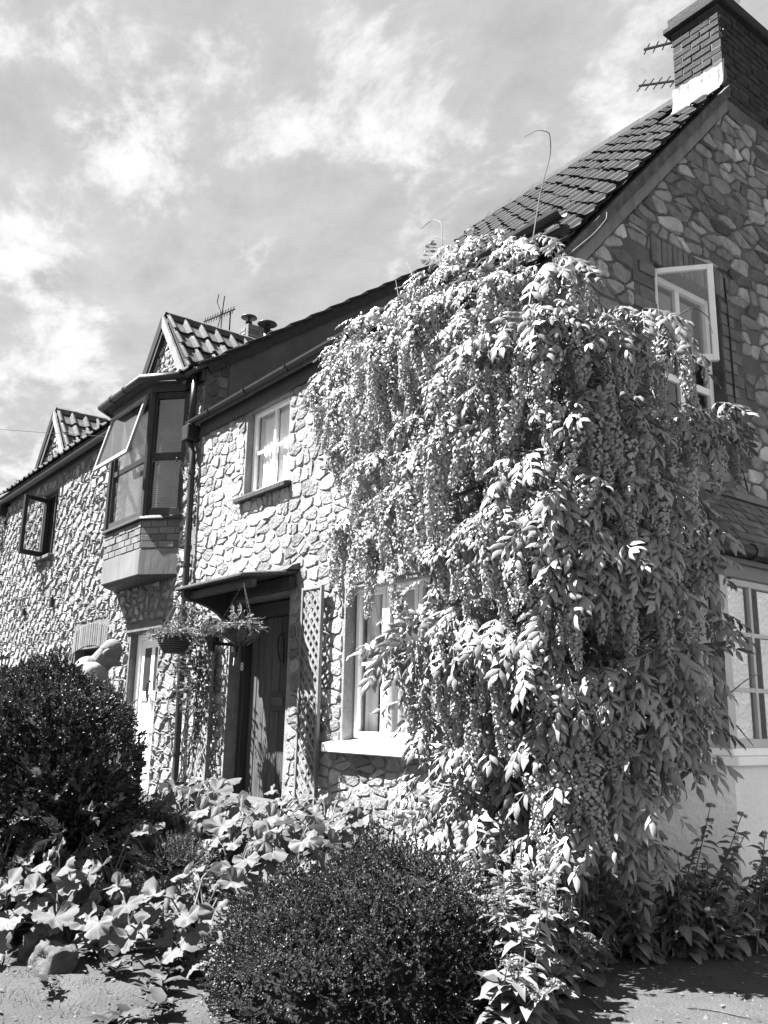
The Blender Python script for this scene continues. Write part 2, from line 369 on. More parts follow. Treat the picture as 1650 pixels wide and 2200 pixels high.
def masonry(polys, joint, depth, seed, fn, mat, parent, flip=False, limit=300, tones=(.72, 1.12), dark=.12, smooth=False, lip=0.0, patch=.35, skip=0.0):
    """each stone an object; those beyond the limit joined in one part"""
    rg = np.random.default_rng(seed); items = []
    for p in polys:
        vs, fs, c = stone_shape(p, joint, depth, rg, fn, lip=lip)
        if flip: fs = [tuple(reversed(f)) for f in fs]
        t = tones[0]+(tones[1]-tones[0])*rg.random(); cu = sum(q[0] for q in p)/len(p); cw_ = sum(q[1] for q in p)/len(p)
        if skip and rg.random() < skip: continue
        t *= 1+patch*mnoise(Vector((cu*.9, cw_*.9, seed)))+patch*.6*mnoise(Vector((cu*2.6, cw_*2.6, seed+3)))
        if rg.random() < dark: t *= .55+.2*rg.random()
        w = fn(c[0], c[1], 0); ok, z = seen(w); tl = [t]*len(vs)
        if lip: nn = (len(vs)-1)//3; tl = [.56]*(2*nn)+[t]*(nn+1)
        items.append((ok, parea(p)/z**2, vs, fs, tl))
    items.sort(key=lambda q: (-int(q[0]), -q[1])); rest = MB(); rt_ = []
    for i, (ok, a, vs, fs, t) in enumerate(items):
        if ok and i < limit: MB().add(vs, fs).build('stone', mat, parent, tone=np.array(t, np.float32), smooth=smooth)
        else: rest.add(vs, fs); rt_ += t
    if rest.v:
        me = rest.mesh('rubble', smooth); at = me.attributes.new('tone', 'FLOAT', 'POINT'); at.data.foreach_set('value', np.array(rt_, np.float32)); link('rubble', me, mat, parent, 'stuff')
def wall_face(us, ws, hole, fn, depth, mb):
    """a wall with openings: front face and the reveals of every opening"""
    us = sorted(us); ws = sorted(ws); nu, nw = len(us)-1, len(ws)-1
    H = [[hole((us[i]+us[i+1])/2, (ws[j]+ws[j+1])/2) for j in range(nw)] for i in range(nu)]
    for i in range(nu):
        for j in range(nw):
            if H[i][j]: continue
            a, b, c, d = us[i], us[i+1], ws[j], ws[j+1]
            mb.add([fn(a, c, 0), fn(b, c, 0), fn(b, d, 0), fn(a, d, 0)], [(0, 1, 2, 3)])
            mb.add([fn(a, c, -depth), fn(b, c, -depth), fn(b, d, -depth), fn(a, d, -depth)], [(3, 2, 1, 0)])
            for (ii, jj, p, q) in ((i-1, j, (a, c), (a, d)), (i+1, j, (b, d), (b, c)), (i, j-1, (b, c), (a, c)), (i, j+1, (a, d), (b, d))):
                if 0 <= ii < nu and 0 <= jj < nw and H[ii][jj]:
                    mb.add([fn(*p, 0), fn(*q, 0), fn(*q, -depth), fn(*p, -depth)], [(0, 1, 2, 3)])
    return mb
FRONT = lambda u, w, d: (u, -d, w)        # front walls lie on y = 0
GABLE = lambda u, w, d: (d, u, w)         # the gable lies on x = 0
def inrect(hs): return lambda u, w: any(a < u < b and c < w < d for a, b, c, d in hs)
# ================================================================== GROUND
def axis_vals(lo, hi, step, far):
    a = list(np.arange(lo, hi+1e-6, step)); s = step; b = hi
    while b < far: s *= 1.5; b += s; a.append(b)
    s = step; b = lo
    while b > -far: s *= 1.5; b -= s; a.insert(0, b)
    return a
gx, gy = axis_vals(-9, 5, .1, 320), axis_vals(-5, 3, .1, 320)
rg = np.random.default_rng(3); GV = []
for y in gy:
    for x in gx:
        near = -9 < x < 5 and -5 < y < 3
        GV.append((x, y, gz(max(-16, min(6, x)), max(-6, min(4, y)))+(.012*rg.standard_normal() if near and x < .2 and y < -.1 else (.003*rg.standard_normal() if near else 0))))
nx = len(gx)
GF = [(j*nx+i, j*nx+i+1, (j+1)*nx+i+1, (j+1)*nx+i) for j in range(len(gy)-1) for i in range(nx-1)]
m_ground = MAT('earth_and_grit', .046, .3, 2.2, .95, .7, 55, streak=(26, .60, 1.45))
gme = npmesh('ground', GV, GF, smooth=True); link('ground', gme, m_ground, None, 'structure')

# ================================================================== RIGHT-HAND COTTAGE
A = thing('stone_cottage', (-3, 1, .4), 'rubble stone cottage with the tall brick chimney, plank door and wisteria on its corner', 'house')
SL = 1.078
def roofA(y): return 5.04+SL*(y+.03)
UW = (-4.93, -3.98, 4.02, 5.03); LW = (-2.80, -1.45, 1.30, 2.72); DR = (-5.05, -3.80, .45, 2.78)
holesA = [UW, LW, DR]
XA0 = -6.15
wf = MB(); wall_face([XA0, 0, UW[0], UW[1], LW[0], LW[1], DR[0], DR[1]], [.0, 5.15, UW[2], UW[3], LW[2], LW[3], DR[2], DR[3]], inrect(holesA), FRONT, .32, wf)
fwA = wf.build('front_wall', m_mortar, A)
polys = rubble(XA0+.02, -.02, .35, 5.14, .240, .130, 21, [(a-.03, b+.03, c-.03, d+.03) for a, b, c, d in holesA], jit=.5, rowvar=.45, split=.36)
masonry(polys, .0035, .013, 5, FRONT, m_stone, fwA, limit=300, tones=(.6, 1.22), dark=.26, skip=.03)
# gable wall with verge
GWIN = (1.03, 1.96, 3.76, 5.24)
BAYH = (.75, 3.3, 1.35, 2.62)
YR, ZR = 2.8, roofA(2.8)
gm = MB()
ys = [-.0, .5, 1.03, 1.5, 1.96, 2.4, 2.8, 3.2, 3.7, 4.3, 5.6]; zs = [0, 1.35, 2.62, 3.76, 4.2, 4.7, 5.24, 5.6, 6.2, 6.8, 7.4, 8.05]
for i in range(len(ys)-1):
    for j in range(len(zs)-1):
        yc, zc = (ys[i]+ys[i+1])/2, (zs[j]+zs[j+1])/2
        if inrect([GWIN])(yc, zc): continue
        q = [(ys[i], zs[j]), (ys[i+1], zs[j]), (ys[i+1], zs[j+1]), (ys[i], zs[j+1])]
        q = clip(q, -SL, 1, roofA(0)-.05)
        if len(q) >= 3: q = clip(q, SL, 1, roofA(0)-.05+SL*5.6)
        if len(q) >= 3: gm.add([(0, u, w) for u, w in q], [tuple(range(len(q)))])
a, b, c, d = GWIN
for p, q in (((a, c), (a, d)), ((b, d), (b, c)), ((a, d), (b, d)), ((b, c), (a, c))):
    gm.add([(0, *p), (0, *q), (-.28, *q), (-.28, *p)], [(0, 1, 2, 3)])
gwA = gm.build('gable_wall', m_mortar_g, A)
QL = [(.74, 1.04, 3.76, 5.24)]; QR = [(1.95, 2.28, 3.76, 5.24)]; ARCH = [(.98, 2.05, 5.23, 5.50)]
pg = rubble(.02, 5.58, .4, 8.0, .29, .125, 33, [(a-.01, b+.01, c-.06, d) for a, b, c, d in [GWIN]]+QL+QR+ARCH+[(-.1, 3.3, 0, 1.3), (.6, 3.3, 1.3, 3.42)], [(-SL, 1, roofA(0)-.28), (SL*1, 1, roofA(0)-.28+SL*5.6)], rowvar=.45, jit=.5, split=.4)
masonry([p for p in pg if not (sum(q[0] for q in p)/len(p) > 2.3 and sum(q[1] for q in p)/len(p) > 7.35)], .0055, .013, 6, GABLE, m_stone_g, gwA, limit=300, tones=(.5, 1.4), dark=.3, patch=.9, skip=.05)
# brick dressings of the gable window
rg = np.random.default_rng(4)
def brick(u0, u1, w0, w1, fn, d, mat, parent, base=-.01):
    j = .004*rg.standard_normal(3)
    mb = MB(); e = .004
    mb.hexa([fn(u0, w0, base), fn(u1, w0, base), fn(u1, w0, d+j[0]), fn(u0, w0, d+j[0]), fn(u0, w1, base), fn(u1, w1, base), fn(u1, w1, d+j[0]), fn(u0, w1, d+j[0])])
    return bevel(mb.build('brick', mat, parent, tone=.7+.55*rg.random()), .005)
z = 3.78; k = 0
while z < 5.20:
    wl = .30 if k % 2 else .21
    brick(1.03-wl, 1.022, z, z+.098, GABLE, .014, m_brick, gwA); wl = .21 if k % 2 else .30
    brick(1.968, 1.96+wl, z, z+.098, GABLE, .014, m_brick, gwA); z += .11; k += 1
for i in range(14):
    u = .985+i*.076; l = .0 if .9 < u < 2.2 else 0
    brick(u, u+.066, 5.245, 5.485, GABLE, .016, m_brick, gwA)
sl_ = bx('gable_sill', (-.1, .96, 3.70), (.05, 2.1, 3.757), m_step, A, .008)
# gable window: frame, mullion, open casement
def window(name, fn, u0, u1, w0, w1, d, mat, parent, vbars=(), hbars=(), fw=.055, bar=.028, depth=.05, glass=m_glass, label=None):
    """frame with bars and one pane per light; fn maps (u, w, outward)"""
    win = MB()
    def bar_(a, b, c, e, t0, t1): win.hexa([fn(a, c, t0), fn(b, c, t0), fn(b, c, t1), fn(a, c, t1), fn(a, e, t0), fn(b, e, t0), fn(b, e, t1), fn(a, e, t1)])
    bar_(u0, u0+fw, w0, w1, d, d+depth); bar_(u1-fw, u1, w0, w1, d, d+depth); bar_(u0+fw, u1-fw, w0, w0+fw*1.2, d, d+depth); bar_(u0+fw, u1-fw, w1-fw, w1, d, d+depth)
    fr = fixn(win.build(name, mat, parent)); bevel(fr, .004)
    if label: fr['label'] = label
    cu = [u0+fw]+[x for x in vbars]+[u1-fw]; cw = [w0+fw*1.2]+[x for x in hbars]+[w1-fw]
    for x in vbars:
        g = MB(); t1 = d+depth*.8; g.hexa([fn(x-bar/2, w0+fw, d+.006), fn(x+bar/2, w0+fw, d+.006), fn(x+bar/2, w0+fw, t1), fn(x-bar/2, w0+fw, t1), fn(x-bar/2, w1-fw, d+.006), fn(x+bar/2, w1-fw, d+.006), fn(x+bar/2, w1-fw, t1), fn(x-bar/2, w1-fw, t1)]); fixn(g.build('glazing_bar', mat, fr))
    for x in hbars:
        g = MB(); t1 = d+depth*.75; g.hexa([fn(u0+fw, x-bar/2, d+.008), fn(u1-fw, x-bar/2, d+.008), fn(u1-fw, x-bar/2, t1), fn(u0+fw, x-bar/2, t1), fn(u0+fw, x+bar/2, d+.008), fn(u1-fw, x+bar/2, d+.008), fn(u1-fw, x+bar/2, t1), fn(u0+fw, x+bar/2, t1)]); fixn(g.build('glazing_bar', mat, fr))
    for i in range(len(cu)-1):
        for j in range(len(cw)-1):
            MB().add([fn(cu[i]-.002, cw[j]-.002, d+.016), fn(cu[i+1]+.002, cw[j]-.002, d+.016), fn(cu[i+1]+.002, cw[j+1]+.002, d+.016), fn(cu[i]-.002, cw[j+1]+.002, d+.016)], [(0, 1, 2, 3)]).build('pane', glass, fr)
    return fr
def room(fn, u0, u1, w0, w1, d0, deep, parent):
    mb = MB(); q = lambda u, w, d: fn(u, w, d)
    c = [q(u0, w0, d0), q(u1, w0, d0), q(u1, w1, d0), q(u0, w1, d0), q(u0, w0, d0-deep), q(u1, w0, d0-deep), q(u1, w1, d0-deep), q(u0, w1, d0-deep)]
    return mb.add(c, [(4, 5, 6, 7), (0, 1, 5, 4), (1, 2, 6, 5), (2, 3, 7, 6), (3, 0, 4, 7)]).build('interior', m_room, parent)
def curtain(fn, u0, u1, w0, w1, d, mat, parent, folds=9, amp=.02):
    n = folds*6; V = []; 
    for w in (w0, w1):
        for i in range(n+1):
            t = i/n; V.append(fn(u0+(u1-u0)*t, w, d+amp*math.sin(t*folds*2*math.pi)+amp*.4*math.sin(t*folds*4.3)))
    return MB().add(V, [(i, i+1, n+2+i, n+1+i) for i in range(n)]).build('curtain', mat, parent, smooth=True)
room(GABLE, .9, 2.1, 3.6, 5.4, -.29, 1.6, A)
gw = window('gable_window', GABLE, 1.035, 1.955, 3.765, 5.235, -.15, m_white, A, vbars=(1.50,), hbars=(4.36,), fw=.05, bar=.06, glass=m_glass)
# open casement, hinged on the left jamb and pushed outwards
ang = R(50); ca, sa = math.cos(ang), math.sin(ang)
SASH = lambda u, w, d: (-.08+u*sa+d*ca, 1.09+u*ca-d*sa, w)
sash = window('open_casement', SASH, 0, .46, 4.40, 5.22, 0, m_white, gw, fw=.045, depth=.04, glass=None) if False else None
ws = MB()
for (u0, u1, w0, w1) in ((0, .048, 4.38, 5.225), (.44, .49, 4.38, 5.225), (.048, .44, 4.38, 4.44), (.048, .44, 5.18, 5.225)):
    ws.hexa([SASH(u0, w0, 0), SASH(u1, w0, 0), SASH(u1, w0, .04), SASH(u0, w0, .04), SASH(u0, w1, 0), SASH(u1, w1, 0), SASH(u1, w1, .04), SASH(u0, w1, .04)])
sash = bevel(fixn(ws.build('open_casement', m_white, gw)), .004); sash['label'] = 'casement standing open'
MB().add([SASH(.046, 4.435, .02), SASH(.442, 4.435, .02), SASH(.442, 5.182, .02), SASH(.046, 5.182, .02)], [(0, 1, 2, 3)]).build('sash_pane', m_glass, gw)
MB().tube([(-.09, 1.45, 4.40), (.05, 1.42, 4.40), (.14, 1.40, 4.405)], .007, 5).build('stay', m_black, gw)

# roof of the gable end: rafters' soffit slab, tiles, ridge
EY = -.16
def onroof(x, y, h=0): n = Vector((0, -SL, 1)).normalized(); return (x, y+n.y*h, roofA(y)+n.z*h)
roof = MB()
XL = -4.02
XE = -1.55; XM = XE+(XL-XE)*(2.3-EY)/(YR-EY)
roof.hexa([(XE, EY, roofA(EY)-.06), (.03, EY, roofA(EY)-.06), (.03, 2.3, roofA(2.3)-.06), (XM, 2.3, roofA(2.3)-.06), (XE, EY, roofA(EY)-.005), (.03, EY, roofA(EY)-.005), (.03, 2.3, roofA(2.3)-.005), (XM, 2.3, roofA(2.3)-.005)])
roof.hexa([(XM, 2.3, roofA(2.3)-.06), (-.5, 2.3, roofA(2.3)-.06), (-.5, YR, ZR-.06), (XL, YR, ZR-.06), (XM, 2.3, roofA(2.3)-.005), (-.5, 2.3, roofA(2.3)-.005), (-.5, YR, ZR-.005), (XL, YR, ZR-.005)])
roof.hexa([(XL, YR, ZR-.06), (-.01, YR, ZR-.06), (-.01, 5.8, ZR-.06-SL*3), (XL, 5.8, ZR-.06-SL*3), (XL, YR, ZR-.005), (-.01, YR, ZR-.005), (-.01, 5.8, ZR-.005-SL*3), (XL, 5.8, ZR-.005-SL*3)])
rA = fixn(roof.build('roof', m_felt, A))
def tile_mesh(w, l, rolls, amp, thick=.014, name='roof_tile', drop=.02):
    """one interlocking tile: local x across, y up the slope, z out; rolls across, lip at the lower end"""
    n = 8; V = []; F = []
    for (y, dz) in ((0, drop), (l, 0.0)):
        for i in range(n+1):
            t = i/n; x = (t-.5)*w; z = amp*max(0, math.cos((t*rolls-.15)*2*math.pi))**1.3
            V.append((x, y, z+dz+thick))
    for i in range(n+1): V.append((V[i][0], 0, V[i][2]-thick-.004))
    for i in range(n): F += [(i, i+1, n+2+i, n+1+i), (2*n+2+i, 2*n+3+i, i+1, i)]
    me = bpy.data.meshes.new(name); me.from_pydata(V, [], F); me.update(); return me
def lay_tiles(me, mat, parent, org, xdir, udir, ncol, nrow, cw, ch, jit=.006, skip=None, seed=1):
    rr = np.random.default_rng(seed)
    X = Vector(xdir).normalized(); U = Vector(udir).normalized(); Zn = X.cross(U)
    if len(me.materials) == 0: me.materials.append(mat)
    off = offset_of(parent)
    for r in range(nrow):
        for c in range(ncol):
            if skip and skip(r, c): continue
            p = Vector(org)+X*((c+.5)*cw+rr.normal()*jit*.6)+U*(r*ch+rr.normal()*jit)+Zn*(abs(rr.normal())*jit*.5)
            o = bpy.data.objects.new('roof_tile', me); COL.objects.link(o); o.parent = parent
            a = rr.normal()*.012; x2 = (X+U*a).normalized(); u2 = Zn.cross(x2)
            o.matrix_local = Matrix(((x2.x, u2.x, Zn.x, p.x-off.x), (x2.y, u2.y, Zn.y, p.y-off.y), (x2.z, u2.z, Zn.z, p.z-off.z), (0, 0, 0, 1)))
tA = tile_mesh(.186, .30, 1, .038, drop=.027)
ncol, cw = 23, .180
nrow = 19; ch = (math.hypot(YR-EY, (YR-EY)*SL)-.1)/nrow
lay_tiles(tA, m_tile, rA, onroof(.075-ncol*cw, EY-.05, .004), (1, 0, 0), (0, 1, SL), ncol, nrow, cw, ch, jit=.012, skip=lambda r, c: (r >= 15 and c >= 19) or (.075-ncol*cw+(c+.5)*cw) < -1.65-2.4*(r/nrow), seed=2)
for i in range(9):                                     # ridge tiles
    x0 = -4.05+i*.40
    mb = MB(); q = [(-.13, -.11), (-.09, -.02), (0, .03), (.09, -.02), (.13, -.11)]
    mb.add([(x0, YR+u, ZR+.06+w) for u, w in q]+[(x0+.41, YR+u, ZR+.065+w) for u, w in q], [(j, j+1, 6+j, 5+j) for j in range(4)]); mb.build('ridge_tile', m_tile, rA)
# verge: cement bed and bargeboard
vb = MB(); rr = np.random.default_rng(9); pts = []
for i in range(25):
    y = EY-.06+(2.32-EY)*i/24; pts.append((y, roofA(y)))
for i in range(24):
    y0, z0 = pts[i]; y1, z1 = pts[i+1]; j0 = .010*math.sin(i*2.1)+.006*math.sin(i*5.3); j1 = .010*math.sin((i+1)*2.1)+.006*math.sin((i+1)*5.3)
    vb.hexa([(.01, y0, z0-.13), (.085+j0, y0, z0-.13), (.085+j1, y1, z1-.13), (.01, y1, z1-.13), (.01, y0, z0-.01), (.092+j0, y0, z0-.005), (.092+j1, y1, z1-.005), (.01, y1, z1-.01)])
fixn(vb.build('verge_mortar', m_moss, rA))
bb = MB(); yb0, yb1 = -.13, 2.28
bb.hexa([(.012, yb0, roofA(yb0)-.27), (.045, yb0, roofA(yb0)-.27), (.045, yb1, roofA(yb1)-.27), (.012, yb1, roofA(yb1)-.27), (.012, yb0, roofA(yb0)-.132), (.045, yb0, roofA(yb0)-.132), (.045, yb1, roofA(yb1)-.132), (.012, yb1, roofA(yb1)-.132)])
fixn(bb.build('bargeboard', m_greywood, A))
# low roof between the two houses, sunk behind the gutter
lr = MB(); lr.hexa([(XA0+.02, -.12, 5.15), (-1.6, -.12, 5.15), (XL-.02, 3.2, 7.0), (XA0+.02, 3.2, 7.0), (XA0+.02, -.12, 5.21), (-1.6, -.12, 5.21), (XL-.02, 3.2, 7.06), (XA0+.02, 3.2, 7.06)])
lr.hexa([(XA0+.02, 3.2, 7.0), (XL-.02, 3.2, 7.0), (XL-.02, 5.8, 5.5), (XA0+.02, 5.8, 5.5), (XA0+.02, 3.2, 7.06), (XL-.02, 3.2, 7.06), (XL-.02, 5.8, 5.56), (XA0+.02, 5.8, 5.56)])
fixn(lr.build('low_roof', m_felt, A))
bx('back_wall', (XA0, 5.4, 0), (0, 5.7, 5.1), m_mortar, A)
# wall plate board, gutter and brackets
bx('fascia_board', (XA0+.03, -.045, 5.02), (0, -.004, 5.19), m_darkwood, A)
def gutter(x0, x1, z0, z1, y, parent, r=.058):
    mb = MB(); n = 8; V = []; F = []
    for k, x in enumerate((x0, x1)):
        zz_ = (z0, z1)[k]
        for rr_ in (r, r-.008):
            for j in range(n+1):
                a = math.pi+math.pi*j/n; V.append((x, y+rr_*math.cos(a), zz_+rr_*math.sin(a)))
    m = n+1
    for j in range(n): F += [(j, j+1, 2*m+j+1, 2*m+j), (m+j+1, m+j, 3*m+j, 3*m+j+1)]
    for e in (0, 2*m): F += [(e+j, e+j+1, e+m+j+1, e+m+j) for j in range(n)]
    F += [(0, m, 3*m, 2*m), (n, 2*m+n, 3*m+n, m+n)]
    mb.add(V, F); g = fixn(mb.build('gutter', m_black, parent, smooth=False)); return g
gA = gutter(XA0-.18, .02, 5.245, 5.27, -.105, A, .062)
for i, x in enumerate(np.arange(-5.7, -.2, .92)):
    mb = MB(); zc = 5.25+.004*i; V = []
    mb.tube([(x, -.105+.068*math.cos(a), zc+.068*math.sin(a)) for a in [math.pi*(1+j/8) for j in range(9)]], .012, 5); mb.box((x-.012, -.046, zc-.06), (x+.012, -.03, zc+.02)); mb.build('gutter_bracket', m_black, gA)
# downpipe with hopper
dp = MB(); dp.tube([(-6.27, -.10, 5.20), (-6.27, -.10, 5.05)], .06, 10); dp.tube([(-6.27, -.10, 5.05), (-6.27, -.10, 4.93), (-6.20, -.09, 4.80), (-6.19, -.09, 4.6), (-6.13, -.09, 2.9), (-6.05, -.09, 1.2), (-6.03, -.10, .62), (-6.03, -.16, .54)], .042, 10)
dpo = dp.build('downpipe', m_black, A, smooth=True)
bx('rain_hopper', (-6.36, -.19, 4.98), (-6.18, -.02, 5.19), m_black, A, .012)
for z, x in ((4.55, -6.187), (3.35, -6.145), (2.2, -6.10), (1.1, -6.045)):
    MB().tube([(x, -.09, z-.02), (x, -.09, z+.02)], .052, 10).build('pipe_collar', m_black, dpo)
# upper front window
room(FRONT, -5.1, -3.9, 3.9, 5.1, -.33, 1.6, A)
window('upper_window', FRONT, UW[0], UW[1], UW[2], UW[3], -.14, m_white, A, vbars=(-4.455,), hbars=(4.53,), fw=.05, bar=.034, label='white window lit by the sun, nets drawn')
curtain(FRONT, UW[0]+.05, -4.47, 4.03, 5.0, -.165, m_curtain, A, 5, .012); curtain(FRONT, -4.44, UW[1]-.03, 4.03, 5.0, -.165, m_curtain, A, 5, .012)
so_ = MB(); so_.hexa([(-5.02, -.09, 3.925), (-3.88, -.09, 3.925), (-3.88, .15, 3.95), (-5.02, .15, 3.95), (-5.02, -.09, 3.985), (-3.88, -.09, 3.985), (-3.88, .15, 4.02), (-5.02, .15, 4.02)]); bevel(fixn(so_.build('window_sill', m_darkwood, A)), .008)
bx('window_lintel', (-5.06, -.022, 5.035), (-3.8, .1, 5.0205+.14), m_darkwood, A)
# lower front window: pair of casements
room(FRONT, -3.0, -1.3, 1.15, 2.9, -.33, 1.8, A)
window('lower_window', FRONT, -2.78, -2.335, 1.37, 2.70, -.16, m_white, A, hbars=(2.03,), fw=.05, bar=.03, label='white casement beside the door')
window('lower_window', FRONT, -2.325, -1.88, 1.37, 2.70, -.16, m_white, A, hbars=(2.03,), fw=.05, bar=.03)
window('lower_window', FRONT, -1.87, -1.46, 1.37, 2.70, -.16, m_white, A, hbars=(2.03,), fw=.05, bar=.03)
bx('window_head', (-2.81, .10, 2.70), (-1.44, .2, 2.76), m_white, A)
curtain(FRONT, -2.76, -2.60, 1.40, 2.68, -.24, m_curtain, A, 3, .02); curtain(FRONT, -2.56, -1.5, 1.40, 2.68, -.34, m_curtain_g, A, 8, .03)
sw = MB(); sw.hexa([(-2.96, -.12, 1.245), (-1.3, -.12, 1.245), (-1.3, .18, 1.27), (-2.96, .18, 1.27), (-2.96, -.12, 1.325), (-1.3, -.12, 1.325), (-1.3, .18, 1.37), (-2.96, .18, 1.37)]); bevel(fixn(sw.build('window_sill', m_white, A)), .01)['label'] = 'thick white sill under the lower window'
# front door
DY = .24
fr = MB(); fr.box((-5.04, DY-.10, .60), (-4.95, DY+.02, 2.75)); fr.box((-3.90, DY-.10, .60), (-3.805, DY+.02, 2.75)); fr.box((-4.95, DY-.10, 2.60), (-3.90, DY+.02, 2.75))
fd = bevel(fr.build('front_door', m_darkwood, A), .006); fd['label'] = 'weathered plank door under the slab canopy'
rr = np.random.default_rng(12); x = -4.945
for w in (.15, .17, .14, .18, .16, .12, .125):
    p = MB().box((x+.004, DY-.02+.004*rr.random(), .66), (x+w-.004, DY+.02, 2.60)).build('plank', m_door, fd); bevel(p, .005); x += w
MB().box((-4.95, DY+.021, .6), (-3.9, DY+.05, 2.75)).build('door_backing', m_black, fd)
lb = MB(); lb.box((-4.42, DY-.045, 1.60), (-4.12, DY-.021, 1.80)); o = bevel(lb.build('letterbox', m_darkwood, fd), .006)
bx('letter_flap', (-4.38, DY-.055, 1.65), (-4.16, DY-.046, 1.75), m_black, fd, .004)
MB().tube([(-4.24, DY-.04, 2.42), (-4.28, DY-.075, 2.38), (-4.28, DY-.08, 2.25), (-4.24, DY-.07, 2.12), (-4.20, DY-.05, 2.10), (-4.19, DY-.06, 2.22), (-4.20, DY-.06, 2.36)], .013, 6).build('knocker', m_black, fd)
MB().tube([(-3.99, DY-.03, 2.06), (-3.99, DY-.08, 2.05), (-4.0, DY-.08, 1.98), (-3.99, DY-.03, 1.94)], .012, 6).build('door_handle', m_black, fd)
tx = bpy.data.curves.new('digits', 'FONT'); tx.body = '8'; tx.size = .13; tx.extrude = .004; tx.align_x = 'CENTER'
to = bpy.data.objects.new('t', tx); COL.objects.link(to); bpy.context.view_layer.update()
tme = bpy.data.meshes.new_from_object(to.evaluated_get(bpy.context.evaluated_depsgraph_get())); bpy.data.objects.remove(to)
tme.transform(Matrix.Translation((-4.992, DY-.106, 2.04)) @ Matrix.Rotation(R(90), 4, 'X')); link('door_number', tme, m_white, fd)
# canopy over the door: felted slab on curved timber brackets
cy = MB(); X0, X1 = -5.16, -3.64
nseg = 8
for (dz0, dz1, inset, nm, mt) in ((-.035, 0, 0, 'canopy', m_felt),):
    cy.hexa([(X0, -.66, 2.865), (X1, -.66, 2.865), (X1, -.0, 2.965), (X0, -.0, 2.965), (X0, -.66, 2.905), (X1, -.66, 2.905), (X1, -.0, 3.005), (X0, -.0, 3.005)])
can = bevel(fixn(cy.build('door_canopy', m_felt, A)), .012)
for x in (X0+.08,):
    prof = [(-.62, 2.868), (-.62, 2.80), (-.56, 2.76), (-.42, 2.745), (-.30, 2.71), (-.18, 2.65), (-.10, 2.58), (-.02, 2.44), (-.02, 2.955)]
    mb = MB(); mb.prism(prof, x, x+.08, lambda u, w, d: (d, u, w)); fixn(mb.build('canopy_bracket', m_darkwood, can))
bx('canopy_beam', (X0+.02, -.55, 2.785), (X1-.02, -.47, 2.86), m_darkwood, can, .008); bx('canopy_beam', (X0+.02, -.10, 2.80), (X1-.02, -.03, 2.93), m_darkwood, can, .008)
cm = MB(); pr = [(.0, 3.08), (-.10, 3.04), (-.16, 2.99), (0, 3.005)]
cm.prism([(a_, b_) for a_, b_ in pr], X1-.55, X1+.02, lambda u, w, d: (d, u, w)); fixn(cm.build('cement_fillet', m_moss, can))

# chimney
ch_ = MB(); ch_.box((-.535, 2.335, 7.2), (-.004, 3.27, 8.54))
chA = ch_.build('chimney', m_mortar_g, A); chA['label'] = 'tall sooty brick stack on the gable'
bx('chimney_cap', (-.60, 2.27, 8.535), (.06, 3.33, 8.60), m_brick_d, chA, .01, tone=.8); bx('chimney_cap', (-.565, 2.305, 8.60), (.03, 3.30, 8.72), m_brick_d, chA, .015, tone=1.1)
rg = np.random.default_rng(15); z = 7.45; k = 0
CF = lambda u, w, d: (u, 2.335-d, w); CS = lambda u, w, d: (d, u, w)
while z < 8.52:
    xs = [-.535, -.43, -.215, -.0] if k % 2 else [-.535, -.32, -.105, -.0]
    for i in range(len(xs)-1):
        if z > 7.8: brick(xs[i]+.005, xs[i+1]-.005, z, z+.066, CF, .008, m_brick_d, chA)
    ysb = [2.335, 2.44, 2.655, 2.87, 3.085, 3.27] if k % 2 else [2.335, 2.55, 2.765, 2.98, 3.195, 3.27]
    for i in range(len(ysb)-1): brick(ysb[i]+.005, ysb[i+1]-.005, z, z+.066, CS, .008, m_brick_d, chA)
    z += .077; k += 1
# lead flashing: upstand with a ragged hem and an apron dressed over the tiles
rr = np.random.default_rng(5); V = []; F = []; n = 22
for i in range(n+1):
    t = i/n; x = -.545+.57*t; w = .012*math.sin(i*1.9)+.008*rr.normal()
    V += [(x, 2.318-.010+.5*w, 7.86-.03*t+w), (x, 2.30+.4*w, 7.72+w), (x, 2.285+w, 7.60), (x, 2.20+.5*w, 7.49+.6*w), (x, 2.10+.7*w, 7.385+.8*w+.016*math.sin(i*1.4))]
for i in range(n):
    for j in range(4): F.append((i*5+j, i*5+j+1, i*5+j+6, i*5+j+5))
V2 = [(.014, 2.30, 7.84), (.018, 2.29, 7.60), (.02, 2.19, 7.49), (.02, 2.36, 7.80), (.022, 2.36, 7.68), (.022, 2.30, 7.58)]
fl = MB().add(V, F); fl.add(V2, [(0, 1, 4, 3), (1, 2, 5, 4)]); fl.build('lead_flashing', m_lead, chA, smooth=True)
pot = MB(); pot.lathe([(.10, 8.70), (.115, 8.72), (.10, 8.78), (.095, 9.05), (.12, 9.08), (.12, 9.14), (.09, 9.15), (.085, 8.8)], (-.22, 2.95, 0), 16); pot.build('chimney_pot', m_white_render, chA, smooth=True)
MB().tube([(.03, 2.34, 8.22), (.035, 2.9, 8.12), (.035, 3.4, 8.03)], .004, 4).build('cable', m_black, chA)

